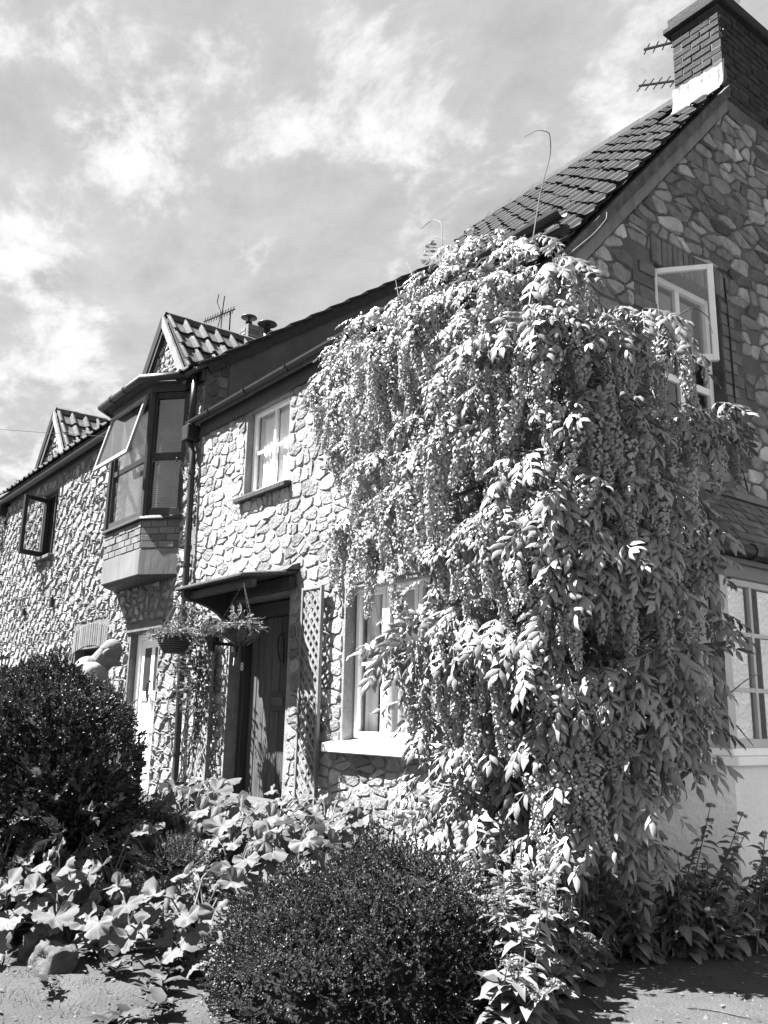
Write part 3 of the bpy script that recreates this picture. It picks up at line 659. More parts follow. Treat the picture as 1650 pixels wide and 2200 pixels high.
# bay window on the gable
XB = .42; YB0, YB1 = 1.03, 2.75; YC0, YC1 = .60, 3.18
outl = [(0, YC0), (XB, YB0), (XB, YB1), (0, YC1)]
def ring(o, e):
    """offset outline of the bay"""
    return [(0, YC0-e*1.41), (XB+e, YB0-e*.41), (XB+e, YB1+e*.41), (0, YC1+e*1.41)]
bay = MB(); q = ring(outl, 0)
for i in range(3): bay.add([(*q[i], -.1), (*q[i+1], -.1), (*q[i+1], 1.30), (*q[i], 1.30)], [(0, 1, 2, 3)])
bay.add([(*q[i], 1.30) for i in range(4)], [(0, 1, 2, 3)])
bw_ = bay.build('bay_window', m_white_render, A); bw_['label'] = 'canted bay with white rendered base'
def slab(name, e0, z0, e1, z1, mat, parent, bev=.006):
    mb = MB(); a_ = ring(outl, e0); b_ = ring(outl, e1)
    mb.add([(*p, z0) for p in a_]+[(*p, z1) for p in b_], [(0, 1, 5, 4), (1, 2, 6, 5), (2, 3, 7, 6), (3, 2, 1, 0), (4, 5, 6, 7)])
    return bevel(fixn(mb.build(name, mat, parent)), bev)
m_soft = MAT('cream_paint', .44, .12, 5, .5, .1, 40); slab('bay_sill', .055, 1.28, .055, 1.345, m_white, bw_); slab('bay_sill', .02, 1.346, .0, 1.40, m_white, bw_)
m_frieze = MAT('frieze_paint', .17, .08, 5, .5, .1, 40)
slab('bay_frieze', .005, 2.60, .02, 2.70, m_frieze, bw_); slab('bay_frieze', .05, 2.701, .06, 2.74, m_frieze, bw_)
d1 = Vector((XB, YB0-YC0, 0)).normalized(); n1_ = Vector((d1.y, -d1.x, 0)); L1 = math.hypot(XB, YB0-YC0)
BF = lambda u, w, d: (XB+d, u, w)
BC = lambda u, w, d: (d1.x*u+n1_.x*d, YC0+d1.y*u+n1_.y*d, w)
window('bay_front', BF, YB0+.03, 1.86, 1.40, 2.60, -.07, m_soft, bw_, vbars=(1.445,), hbars=(1.80, 2.20), fw=.05, bar=.03, glass=m_glass_b)
window('bay_front', BF, 1.90, YB1-.03, 1.40, 2.60, -.07, m_soft, bw_, vbars=(2.31,), hbars=(1.80, 2.20), fw=.05, bar=.03, glass=m_glass_b)
window('bay_side', BC, .03, L1-.03, 1.40, 2.60, -.07, m_soft, bw_, hbars=(1.80, 2.20), fw=.05, bar=.03, glass=m_glass)
for p in ((XB-.0, YB0), (XB, YB1)):
    MB().box((p[0]-.07, p[1]-.045, 1.40), (p[0]+.012, p[1]+.045, 2.60)).build('corner_post', m_soft, bw_)
MB().box((XB-.06, 1.86, 1.40), (XB-.005, 1.90, 2.60)).build('corner_post', m_soft, bw_)
rm = MB(); rm.add([(-.02, YC0+.1, 1.39), (-.02, YC1, 1.39), (-.02, YC1, 2.65), (-.02, YC0+.1, 2.65), (-1.6, YC0+.1, 1.39), (-1.6, YC1, 1.39), (-1.6, YC1, 2.65), (-1.6, YC0+.1, 2.65)], [(4, 5, 6, 7), (0, 1, 5, 4), (1, 2, 6, 5), (2, 3, 7, 6), (3, 0, 4, 7)]); rm.build('interior', m_room, bw_)
# bay roof: two hips, tile courses, lead hips, gutter
ZE, ZT = 2.79, 3.40
e_ = ring(outl, .12); T0, T1 = (0, 1.42), (0, 2.55)
br = MB(); br.add([(*e_[0], ZE), (*e_[1], ZE), (*e_[2], ZE), (*e_[3], ZE), (*T0, ZT), (*T1, ZT)], [(0, 1, 4), (1, 2, 5, 4), (2, 3, 5), (3, 2, 1, 0)])
bro = fixn(br.build('bay_roof', m_felt, bw_)) if False else fixn(link('bay_roof', br.mesh('bay_roof'), m_felt, A)); bro['label'] = 'small hipped tile roof over the bay'
m_plain = MAT('plain_tile', .115, .35, 10, .9, .3, 60, rnd=.3)
def course(P0, P1, Q0, Q1, rows, cw, seed):
    """plain tiles between an eave line P and a top line Q"""
    rr = np.random.default_rng(seed); P0, P1, Q0, Q1 = map(Vector, (P0, P1, Q0, Q1)); nrm = (P1-P0).cross(Q0-P0).normalized()
    if nrm.z < 0: nrm = -nrm
    for r in range(rows):
        t0, t1 = r/rows, (r+1.25)/rows; t1 = min(t1, 1); a, b = P0.lerp(Q0, t0), P1.lerp(Q1, t0); c, d = P0.lerp(Q0, t1), P1.lerp(Q1, t1)
        L = (b-a).length; nn = max(1, int(L/cw)); 
        for i in range(nn):
            f0, f1 = (i+.03)/nn, (i+.97)/nn; h = .020+.006*rr.random(); g = .004+.003*rr.random()
            q = [a.lerp(b, f0), a.lerp(b, f1), c.lerp(d, f1), c.lerp(d, f0)]
            MB().hexa([q[0]+nrm*.002, q[1]+nrm*.002, q[2]+nrm*.001, q[3]+nrm*.001, q[0]+nrm*h, q[1]+nrm*(h+.004*rr.normal()), q[2]+nrm*g, q[3]+nrm*g]).build('roof_tile', m_plain, bro)
course((*e_[1], ZE), (*e_[2], ZE), (*T0, ZT), (*T1, ZT), 7, .17, 3)
course((*e_[0], ZE), (*e_[1], ZE), (*T0, ZT), (*T0, ZT), 7, .17, 4)
for a_, b_ in (((*e_[1], ZE+.03), (*T0, ZT+.03)), ((*e_[2], ZE+.03), (*T1, ZT+.03))):
    MB().bar(a_, b_, .09, .02).build('lead_hip', m_leadgrey, bro)
MB().bar((.03, 1.36, ZT+.02), (.03, 2.6, ZT+.02), .05, .06).build('lead_flashing', m_leadgrey, bro)
gq = ring(outl, .16); gp = [(*p, 2.765) for p in gq]
gt = MB(); gt.tube([(gp[0][0]+.02, gp[0][1], 2.765), gp[1], gp[2], gp[3]], .052, 9); gt.build('bay_gutter', m_black, bw_, smooth=True)
MB().tube([(gp[1][0], gp[1][1]+.20, 2.765), (gp[1][0], gp[1][1]+.28, 2.765)], .062, 9).build('gutter_joint', m_black, bw_)
# cables on the gable
cb = MB(); cb.tube([(.012, 2.06, 5.45), (.02, 2.07, 4.9), (.018, 2.08, 4.2), (.02, 2.12, 3.95), (.012, 2.35, 3.78)], .008, 5); cb.tube([(.012, 2.08, 3.74), (.02, 2.14, 3.6), (.02, 2.2, 3.42)], .006, 5); cb.build('wall_cable', m_black, A)

# ================================================================== LEFT-HAND COTTAGE
B = thing('stone_cottage', (-10.5, 1, .6), 'flint-studded stone cottage with black oriel window and two small gablets on its eaves', 'house')
XB0, XB1, ZB = -15.55, -6.15, 5.88
FWN = (-12.80, -11.98, 4.28, 5.50); WD = (-7.98, -7.02, .35, 2.62); AW = (-10.25, -8.98, 1.45, 2.55)
holesB = [FWN, WD, AW]
ORX = [(-8.75, 0), (-8.36, -.36), (-7.03, -.36), (-6.60, 0)]
wb = MB(); wall_face([XB0, XB1, FWN[0], FWN[1], WD[0], WD[1], AW[0], AW[1]], [.0, ZB, FWN[2], FWN[3], WD[2], WD[3], AW[2], AW[3]], inrect(holesB), FRONT, .32, wb)
fwB = wb.build('front_wall', m_mortar_b, B)
pb = rubble(XB0+.02, XB1-.01, .35, ZB-.12, .25, .17, 41, [(a-.04, b+.04, c-.04, d+.04) for a, b, c, d in holesB]+[(-10.35, -8.9, 2.5, 2.92), (-8.1, -6.9, 2.6, 2.76), (-8.6, -6.75, 3.35, 5.8)], rowvar=.35, jit=.5, split=.25)
masonry(pb, .024, .020, 8, FRONT, m_stone, fwB, limit=300, tones=(.62, 1.06), dark=.14, lip=.019)
# its gable side, standing above the low roof: stone quoin, then smooth grey render
def roofB(y): return 6.04+.712*(y+.03)
side = MB(); yr = 3.9
side.add([(XB1, 0, 0), (XB1, .33, 0), (XB1, .33, roofB(.33)-.06), (XB1, 0, roofB(0)-.06)], [(0, 1, 2, 3)])
side.add([(XB1+.012, .33, 4.0), (XB1+.012, yr, 4.0), (XB1+.012, yr, roofB(yr)-.06), (XB1+.012, .33, roofB(.33)-.06)], [(0, 1, 2, 3)])
side.add([(XB1+.012, yr, 4.0), (XB1+.012, 7.6, 4.0), (XB1+.012, yr, roofB(yr)-.06)], [(0, 1, 2)])
side.add([(XB1, .33, 4), (XB1+.012, .33, 4), (XB1+.012, .33, roofB(.33)-.06), (XB1, .33, roofB(.33)-.06)], [(0, 1, 2, 3)])
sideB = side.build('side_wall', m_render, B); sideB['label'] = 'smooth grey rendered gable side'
SIDE = lambda u, w, d: (XB1+d, u, w)
ps = rubble(.0, .32, 5.1, 6.12, .2, .16, 51, [], [(-.712, 1, roofB(0)-.1)])
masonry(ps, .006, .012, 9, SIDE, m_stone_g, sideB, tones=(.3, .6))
rb = MB()
rb.hexa([(XB0-.1, -.16, roofB(-.16)-.06), (XB1+.05, -.16, roofB(-.16)-.06), (XB1+.05, yr, roofB(yr)-.06), (XB0-.1, yr, roofB(yr)-.06), (XB0-.1, -.16, roofB(-.16)), (XB1+.05, -.16, roofB(-.16)), (XB1+.05, yr, roofB(yr)), (XB0-.1, yr, roofB(yr))])
rb.hexa([(XB0-.1, yr, roofB(yr)-.06), (XB1+.05, yr, roofB(yr)-.06), (XB1+.05, 7.9, roofB(yr)-.06-.712*4), (XB0-.1, 7.9, roofB(yr)-.06-.712*4), (XB0-.1, yr, roofB(yr)), (XB1+.05, yr, roofB(yr)), (XB1+.05, 7.9, roofB(yr)-.712*4), (XB0-.1, 7.9, roofB(yr)-.712*4)])
rB = fixn(rb.build('roof', m_felt, B))
bx('back_wall', (XB0, 7.4, 0), (XB1, 7.7, 5.9), m_mortar_b, B)
bx('end_wall', (XB0, .0, 0), (XB0+.3, 7.4, 5.9), m_mortar_b, B)
tB = tile_mesh(.30, .42, 1, .045, name='eave_tile', drop=.026); tB.materials.append(m_pantile)
U = Vector((0, 1, .712)).normalized(); nB = Vector((1, 0, 0)).cross(U)
lay_tiles(tB, m_pantile, rB, (XB0-.08, -.20, roofB(-.20)+.002), (1, 0, 0), (0, 1, .712), 32, 1, .295, .36, seed=6)
# verge course climbing the side wall, with the mortar bed below it
nv = 12; lv = .40
for i in range(nv):
    y0 = -.10+i*lv*.815; p0 = Vector((XB1, y0, roofB(y0))); p1 = p0+U*(lv+.03); w = .13
    mb = MB(); mb.hexa([(XB1-.20, *(p0+nB*.002)[1:]), (XB1+.085, *(p0+nB*.002)[1:]), (XB1+.085, *(p1-nB*.03)[1:]), (XB1-.20, *(p1-nB*.03)[1:]), (XB1-.20, *(p0+nB*.035)[1:]), (XB1+.085, *(p0+nB*.035)[1:]), (XB1+.085, *(p1+nB*.004)[1:]), (XB1-.20, *(p1+nB*.004)[1:])])
    bevel(fixn(mb.build('verge_tile', m_tile, rB)), .004)
mb = MB(); p0 = Vector((0, -.04, roofB(-.04))); p1 = Vector((0, yr, roofB(yr)))
mb.hexa([(XB1+.005, *(p0-nB*.15)[1:]), (XB1+.055, *(p0-nB*.15)[1:]), (XB1+.055, *(p1-nB*.15)[1:]), (XB1+.005, *(p1-nB*.15)[1:]), (XB1+.005, *(p0-nB*.0)[1:]), (XB1+.055, *(p0-nB*.0)[1:]), (XB1+.055, *(p1-nB*.0)[1:]), (XB1+.005, *(p1-nB*.0)[1:])]); fixn(mb.build('verge_board', m_tile, rB))
# gutter, fascia
bx('fascia_board', (XB0-.1, -.06, 5.80), (-8.55, -.006, 6.0), m_black, B); bx('fascia_board', (-6.8, -.06, 5.80), (XB1, -.006, 6.0), m_black, B)
gutter(XB0-.12, -8.62, 5.84, 5.86, -.125, B, .065)
gutter(-6.72, XB1+.04, 5.95, 5.95, -.125, B, .06)
MB().tube([(-6.27, -.10, 5.92), (-6.27, -.10, 5.22)], .043, 10).build('downpipe', m_black, B, smooth=True)
bx('eave_bracket', (XB0-.06, -.16, 5.55), (XB0+.12, 0, 5.82), m_black, B)
# gablets
def gablet(xc, zb, half, apex, back, seed):
    g = MB(); g.add([(xc-half, -.005, zb), (xc+half, -.005, zb), (xc, -.005, apex)], [(0, 1, 2)]); g.add([(xc-half, .3, zb), (xc+half, .3, zb), (xc, .3, apex)], [(2, 1, 0)])
    go = g.build('gablet', m_mortar_b, B)
    s = (apex-zb)/half
    ps = rubble(xc-half, xc+half, zb, apex, .17, .12, seed, [], [(s, 1, s*xc+apex-.16), (-s, 1, -s*xc+apex-.16)])
    masonry(ps, .012, .03, seed, lambda u, w, d: (u, -.005-d, w), m_stone, go, tones=(.66, 1.05))
    L = math.hypot(half, apex-zb); over = .12
    for sg in (-1, 1):
        ud = Vector((-sg*half, 0, apex-zb)).normalized(); nn = Vector((sg*(apex-zb), 0, half)).normalized()
        lo = Vector((xc+sg*half, 0, zb))-ud*over; hi = Vector((xc, 0, apex))
        p = [lo, lo+Vector((0, back, 0)), hi+Vector((0, back, 0)), hi]
        for q_ in p[:1]+p[3:]: q_.y = -.06
        sb = MB(); sb.hexa([p[0]-nn*.02, p[1]-nn*.02, p[2]-nn*.02, p[3]-nn*.02, p[0]+nn*.03, p[1]+nn*.03, p[2]+nn*.03, p[3]+nn*.03]); so2 = fixn(sb.build('gablet_roof', m_felt, go))
        # verge board and its cement
        vb_ = MB(); vb_.hexa([lo-nn*.09+Vector((0, -.07, 0)), hi-nn*.09+Vector((0, -.07, 0)), hi-nn*.09+Vector((0, -.04, 0)), lo-nn*.09+Vector((0, -.04, 0)), lo+nn*.035+Vector((0, -.075, 0)), hi+nn*.035+Vector((0, -.075, 0)), hi+nn*.035+Vector((0, -.04, 0)), lo+nn*.035+Vector((0, -.04, 0))])
        fixn(vb_.build('verge_board', m_greywood if sg > 0 else m_black, go))
        tm = tile_mesh(.255, .40, 1, .05, name='pantile', drop=.035)
        nr = 4; chh = (L+over)/nr*.97; nc = int(back/.245)
        xd = Vector((0, 1, 0)) if sg > 0 else Vector((0, -1, 0)); org = lo+nn*.034+(Vector((0, -.02, 0)) if sg > 0 else Vector((0, back, 0)))
        lay_tiles(tm, m_pantile, go, org, xd, ud, nc, nr, .245, chh, jit=.01, seed=seed+sg)
    for i in range(int(back/.38)):
        y0 = -.08+i*.38; q_ = [(-.13, -.14), (-.08, -.03), (0, .02), (.08, -.03), (.13, -.14)]
        MB().add([(xc+a_, y0, apex+.10+b_) for a_, b_ in q_]+[(xc+a_, y0+.39, apex+.107+b_) for a_, b_ in q_], [(j+1, j, 5+j, 6+j) for j in range(4)]).build('ridge_tile', m_pantile, go)
    return go
gablet(-7.49, 6.0, .90, 7.14, 1.75, 61)
gablet(-12.42, 5.93, .92, 7.03, 1.75, 62)
# far stack with its cowls
fs = MB(); fs.box((-12.3, 3.15, 8.0), (-11.1, 3.9, 9.36)); cs = fs.build('chimney', m_mortar_b, B); cs['label'] = 'low stack with two mushroom cowls'
k = 0; z = 8.7; rg = np.random.default_rng(31)
while z < 9.25:
    for i in range(5): brick(-12.3+i*.22+.006, -12.3+(i+1)*.22-.006, z, z+.066, lambda u, w, d: (u, 3.15-d, w), .01, m_brick_l, cs)
    for i in range(3): brick(3.15+i*.25+.006, 3.15+(i+1)*.25-.006, z, z+.066, lambda u, w, d: (-11.1+d, u, w), .01, m_brick, cs)
    z += .077
for (cx, cy_, cz, r_) in ((-11.37, 3.3, 9.62, .17), (-10.58, 3.3, 9.19, .20)):
    mb = MB(); mb.lathe([(.07, cz-.45), (.07, cz-.10), (.02, cz-.10)], (cx, cy_, 0), 12); mb.lathe([(.02, cz-.03), (r_*.8, cz-.015), (r_, cz-.005), (r_*.95, cz+.012), (r_*.5, cz+.035), (0.001, cz+.045)], (cx, cy_, 0), 20); mb.tube([(cx, cy_, cz-.12), (cx, cy_, cz+.01)], .02, 6); mb.build('cowl', m_black, cs, smooth=True)
mb = MB(); mb.box((-10.85, 3.1, 7.6), (-10.35, 3.6, 8.80)); mb.build('cowl_stack', m_brick, cs, tone=1.0)

# oriel window
def obj_ring(e): return [(-8.75-e*1.0, 0), (-8.36-e*.5, -.36-e), (-7.03+e*.5, -.36-e), (-6.60+e*1.0, 0)]
def oslab(name, e0, z0, e1, z1, mat, parent, bev=.0, kind=None):
    mb = MB(); a_ = obj_ring(e0); b_ = obj_ring(e1)
    mb.add([(*p, z0) for p in a_]+[(*p, z1) for p in b_], [(0, 1, 5, 4), (1, 2, 6, 5), (2, 3, 7, 6), (3, 2, 1, 0), (4, 5, 6, 7)])
    o = fixn(mb.build(name, mat, parent)); 
    if bev: bevel(o, bev)
    return o
ori = oslab('oriel_window', -.012, 3.65, -.012, 4.03, m_mortar_b, B); ori['label'] = 'black framed oriel on a brick and lead corbel'
oslab('lead_apron', .004, 3.30, .0, 3.648, m_leadgrey, ori, .008)
oslab('soffit', -.06, 3.26, -.02, 3.298, m_darkwood, ori)
oslab('oriel_sill', .05, 4.03, .03, 4.085, m_black, ori, .008)
P = [Vector((*p, 0)) for p in obj_ring(0)]
faces = []
for i in range(3):
    a_, b_ = P[i], P[i+1]; dd = (b_-a_).normalized(); nn = Vector((dd.y, -dd.x, 0)); faces.append((a_, dd, nn, (b_-a_).length))
def facefn(i):
    a_, dd, nn, L = faces[i]
    return lambda u, w, d: (a_.x+dd.x*u+nn.x*d, a_.y+dd.y*u+nn.y*d, w)
rg = np.random.default_rng(44)
for i in range(3):
    L = faces[i][3]
    for r in range(4):
        z = 3.655+r*.092; u = 0; first = .11 if r % 2 else .22
        if L < 1: first = .14 if r % 2 else .26
        us_ = [0, first]
        while us_[-1] < L-.02: us_.append(min(L, us_[-1]+.225))
        for k in range(len(us_)-1):
            if us_[k+1]-us_[k] > .05: brick(us_[k]+.005, us_[k+1]-.005, z, z+.082, facefn(i), .004, m_brick_l, ori, base=-.03)
ZO0, ZO1 = 4.085, 5.80
L0, L1_, L2 = faces[0][3], faces[1][3], faces[2][3]
w1 = window('oriel_light', facefn(1), .0, L1_, ZO0, ZO1, -.06, m_darkwood, ori, hbars=(4.90,), fw=.075, bar=.07, glass=m_glass_b)
w2 = window('oriel_light', facefn(2), .0, L2, ZO0, ZO1, -.06, m_darkwood, ori, hbars=(4.90,), fw=.085, bar=.10, glass=m_glass)
w0 = window('oriel_light', facefn(0), .0, L0, ZO0, ZO1, -.06, m_darkwood, ori, hbars=(4.90,), fw=.085, bar=.10, glass=m_glass)
for p in (P[1], P[2]): MB().tube([(p.x, p.y+.02, ZO0), (p.x, p.y+.02, ZO1)], .055, 8).build('corner_post', m_darkwood, ori)
f2 = facefn(2); 
for u in (.10, L2-.13):
    MB().tube([f2(u, 4.86, .0), f2(u+.02, 4.845, .03), f2(u, 4.80, .02)], .012, 5).build('window_catch', m_black, ori)
# top-hung sash pushed open on the front light
f1 = facefn(1); ta = R(14); zt = 5.77; hh = .88
TS = lambda u, v, d: f1(u, zt-v*math.cos(ta)-d*math.sin(ta)*0, .03+v*math.sin(ta)+d*math.cos(ta))
tsm = MB()
for (u0, u1, v0, v1) in ((.03, .085, 0, hh), (L1_-.085, L1_-.03, 0, hh), (.085, L1_-.085, 0, .06), (.085, L1_-.085, hh-.06, hh)):
    tsm.hexa([TS(u0, v0, 0), TS(u1, v0, 0), TS(u1, v1, 0), TS(u0, v1, 0), TS(u0, v0, .04), TS(u1, v0, .04), TS(u1, v1, .04), TS(u0, v1, .04)])
ts = fixn(tsm.build('open_sash', m_greywood, ori)); ts['label'] = 'top hung sash propped open'
MB().add([TS(.08, .055, .02), TS(L1_-.08, .055, .02), TS(L1_-.08, hh-.055, .02), TS(.08, hh-.055, .02)], [(0, 1, 2, 3)]).build('sash_pane', m_glass_b, ori)
# blinds inside
for i, (u0, u1) in ((1, (.08, L1_-.08)), (2, (.1, L2-.1))):
    f_ = facefn(i); bl = MB(); z = ZO0+.12
    while z < ZO1-.1:
        bl.add([f_(u0, z, -.12), f_(u1, z, -.12), f_(u1, z+.016, -.155), f_(u0, z+.016, -.155)], [(0, 1, 2, 3)]); z += .026
    b2 = bl.build('venetian_blind', m_curtain if i == 1 else m_curtain_g, ori)
orm = MB(); q_ = obj_ring(-.02); orm.add([(*q_[0], ZO1), (*q_[1], ZO1), (*q_[2], ZO1), (*q_[3], ZO1)], [(0, 1, 2, 3)]); orm.add([(-8.7, .005, ZO0), (-6.65, .005, ZO0), (-6.65, .005, ZO1), (-8.7, .005, ZO1)], [(0, 1, 2, 3)]); orm.build('interior', m_room, ori)
oslab('oriel_head', .02, ZO1, .05, 5.90, m_black, ori)
rf = MB(); e1 = obj_ring(.16); e2 = [(-8.6, 0), (-8.2, -.05), (-7.2, -.05), (-6.7, 0)]
rf.add([(*p, 5.90) for p in e1]+[(*p, 6.16) for p in e2], [(0, 1, 5, 4), (1, 2, 6, 5), (2, 3, 7, 6), (3, 2, 1, 0), (4, 5, 6, 7)]); fixn(rf.build('oriel_roof', m_leadgrey if False else m_felt, ori))
gg = obj_ring(.20); MB().tube([(gg[0][0], -.02, 5.93), (*gg[1], 5.93), (*gg[2], 5.93), (gg[3][0]+.02, -.06, 5.95)], .055, 9).build('oriel_gutter', m_black, ori, smooth=True)
for t in (.3, .62): 
    x = gg[1][0]+(gg[2][0]-gg[1][0])*t; MB().tube([(x-.025, gg[1][1], 5.93), (x+.025, gg[1][1], 5.93)], .063, 9).build('gutter_joint', m_black, ori)
# far casement
room(FRONT, -12.95, -11.85, 4.1, 5.6, -.33, 1.2, B)
fwn = window('far_casement', FRONT, FWN[0], FWN[1], FWN[2], FWN[3], -.12, m_black, B, vbars=(-12.39,), fw=.06, bar=.06)
CS2 = lambda u, w, d: (FWN[0]+.06+u*math.cos(R(72))+d*math.sin(R(72)), .06-u*math.sin(R(72))+d*math.cos(R(72)), w)
mb = MB()
for (u0, u1, w0, w1_) in ((0, .07, 4.32, 5.42), (.45, .52, 4.32, 5.42), (.07, .45, 4.32, 4.41), (.07, .45, 5.34, 5.42)):
    mb.hexa([CS2(u0, w0, 0), CS2(u1, w0, 0), CS2(u1, w0, .05), CS2(u0, w0, .05), CS2(u0, w1_, 0), CS2(u1, w1_, 0), CS2(u1, w1_, .05), CS2(u0, w1_, .05)])
oc = fixn(mb.build('open_casement', m_black, fwn)); oc['label'] = 'black casement standing open'
MB().add([CS2(.065, 4.405, .025), CS2(.455, 4.405, .025), CS2(.455, 5.345, .025), CS2(.065, 5.345, .025)], [(0, 1, 2, 3)]).build('sash_pane', m_glass, fwn)
bx('window_sill', (-12.9, -.10, 4.215), (-11.9, .1, 4.278), m_step, B, .008)
# arched kitchen window behind the clipped bush
room(FRONT, -10.4, -8.9, 1.3, 2.7, -.33, 1.2, B)
window('kitchen_window', FRONT, AW[0], AW[1], AW[2], AW[3], -.2, m_darkwood, B, vbars=(-9.62,), hbars=(2.1,), fw=.07, bar=.06)
rg = np.random.default_rng(50)
arch = MB().box((AW[0]-.09, -.003, 2.50), (AW[1]+.09, .1, 2.56)).build('arch', m_mortar_b, B)
for i in range(17):
    t = i/16-.5; x = -9.615+t*1.42; rise = .10*(1-(2*t)**2); brick(x-.039, x+.039, 2.47+rise-.03, 2.78+rise, FRONT, .014, m_brick_l, arch)
# white door with its lintel and step
WY = .16
bx('door_lintel', (-8.12, -.03, 2.625), (-6.88, .12, 2.75), m_step, B, .012)
mb = MB(); mb.box((WD[0]+.004, WY-.06, .52), (WD[0]+.09, WY+.03, 2.615)); mb.box((WD[1]-.09, WY-.06, .52), (WD[1]-.004, WY+.03, 2.615)); mb.box((WD[0]+.09, WY-.06, 2.53), (WD[1]-.09, WY+.03, 2.615))
wd = bevel(mb.build('white_door', m_white, B), .006); wd['label'] = 'white panelled door with two small panes'
bx('door_leaf', (WD[0]+.092, WY, .55), (WD[1]-.092, WY+.045, 2.528), m_white, wd)
xl, xr = WD[0]+.092, WD[1]-.092; xm = (xl+xr)/2
for (a0, a1, b0, b1) in ((xl, xl+.10, .55, 2.528), (xr-.10, xr, .55, 2.528), (xm-.05, xm+.05, .76, 2.42), (xl+.10, xr-.10, 2.42, 2.528), (xl+.10, xr-.10, 1.72, 1.84), (xl+.10, xr-.10, 1.30, 1.40), (xl+.10, xr-.10, .55, .76)):
    if (a0, a1) == (xm-.05, xm+.05):
        for s0, s1 in ((.76, 1.30), (1.40, 1.72), (1.84, 2.42)): bx('door_rail', (a0, WY-.022, s0), (a1, WY-.001, s1), m_white, wd, .005)
    else: bx('door_rail', (a0, WY-.022, b0), (a1, WY-.001, b1), m_white, wd, .005)
for a0, a1 in ((xl+.1, xm-.05), (xm+.05, xr-.1)):
    bx('door_pane', (a0, WY-.010, 1.84), (a1, WY-.004, 2.42), m_black, wd)
MB().tube([(xm, WY-.03, 1.98), (xm-.015, WY-.06, 1.94), (xm-.02, WY-.065, 1.86), (xm-.005, WY-.06, 1.76), (xm+.02, WY-.06, 1.72), (xm+.03, WY-.06, 1.80)], .016, 6).build('knocker', m_black, wd)
MB().tube([(-7.12, -.045, .35), (-7.12, -.05, 1.3), (-7.13, -.045, 2.0)], .006, 4).build('wall_cable', m_black, B)
bx('wall_stud', (-13.3, -.07, 3.28), (-13.18, -.02, 3.42), m_black, B, .01); bx('wall_stud', (-11.65, -.07, 3.30), (-11.55, -.02, 3.48), m_black, B, .01)

# ================================================================== HOUSE ACROSS THE LANE (seen mirrored in the bay panes)
H = thing('white_house', (6.4, 6, .2), 'white rendered house across the lane mirrored in the bay panes', 'house')
bx('wall', (5.6, -3.5, 0), (9.6, 19, 5.6), MAT('lime_wash', .30, .12, 2, .9, .8, 14), H)
rf = MB(); rf.prism([(5.3, 5.55), (9.9, 5.55), (7.6, 7.8)], -3.8, 19.3, lambda u, w, d: (u, d, w)); fixn(rf.build('roof', m_tile, H))
MB().tube([(5.47, 10.3, 5.5), (5.47, 10.3, .2)], .11, 10).build('downpipe', m_black, H)
# ================================================================== WISTERIA
def pinnate(npair, L, ll, lw, seed, droop=.35):
    """compound leaf along +X, leaflets in pairs and one at the tip; local +Z is the upper face"""
    r = np.random.default_rng(seed); V = []; F = []
    def axis(t): return np.array([L*t*math.cos(droop*t*.8), 0, -L*.5*droop*t*t*1.6])
    for k in range(5):
        p = axis(k/4); V += [p+(0, .002, 0), p-(0, .002, 0)]
    for k in range(4): F += [(2*k, 2*k+1, 2*k+3), (2*k, 2*k+3, 2*k+2)]
    def leaflet(p, a, s, tw):
        b = len(V); ca_, sa_ = math.cos(a), math.sin(a); d = np.array([ca_, sa_, -.28-.3*r.random()]); d /= np.linalg.norm(d)
        sd = np.array([-sa_, ca_, tw]); sd /= np.linalg.norm(sd); up_ = np.cross(d, sd)
        l, w = ll*s, lw*s
        V.extend([p, p+d*l*.38+sd*w*.5-up_*w*.12, p+d*l*.42+up_*w*.10, p+d*l*.38-sd*w*.5-up_*w*.12, p+d*l*.72+sd*w*.36-up_*w*.2, p+d*l*.72-sd*w*.36-up_*w*.2, p+d*l*.74-up_*w*.05, p+d*l-up_*l*(.16+.2*r.random())])
        F.extend([(b, b+1, b+2), (b, b+2, b+3), (b+1, b+4, b+6), (b+1, b+6, b+2), (b+3, b+2, b+6), (b+3, b+6, b+5), (b+4, b+7, b+6), (b+5, b+6, b+7)])
    for k in range(npair):
        t = .25+.68*k/max(1, npair-1); s = 1-.35*abs(t-.55)+.12*r.normal()
        for sg in (-1, 1): leaflet(axis(t), sg*(1.0+.25*r.normal()-.25*t), s, .35*r.normal())
    leaflet(axis(1.0), .15*r.normal(), 1.05, .3*r.normal())
    return np.array(V, float), np.array(F)
LEAFV = [pinnate(5 if i % 2 else 4, .25+.02*(i % 3), .090, .033, 100+i, .3+.12*(i % 3)) for i in range(6)]
def raceme(L, seed):
    """hanging flower cluster below the origin"""
    r = np.random.default_rng(seed); V = []; F = []; n = int(230*L/.45); bx_, by_ = .03*r.normal(), .03*r.normal()
    for k in range(n):
        t = (k/n)**.92; a = k*2.4+.25*r.normal(); rad = (.050*(1-t)**.65+.010)*(1+.12*r.normal()); c = np.array([bx_*t*t+rad*math.cos(a), by_*t*t+rad*math.sin(a), -L*t-.012*r.random()])
        s = .0172*(1-.45*t)*(1+.12*r.normal()); o = np.array([math.cos(a), math.sin(a), -.2+.5*r.normal()]); o /= np.linalg.norm(o)
        u = np.cross(o, (0, 0, 1)); u /= np.linalg.norm(u); w = np.cross(u, o); b = len(V)
        V += [c-u*s+w*s*.2, c+w*s*1.1+o*s*.35, c+u*s+w*s*.2, c-w*s*.9+o*s*.5, c+o*s*.75]
        F += [(b, b+1, b+4), (b+1, b+2, b+4), (b+2, b+3, b+4), (b+3, b, b+4)]
    b = len(V); V += [(0.003, 0, .05), (-.003, 0, .05), (bx_, by_, -L)]; F.append((b, b+1, b+2))
    return np.array(V, float), np.array(F)
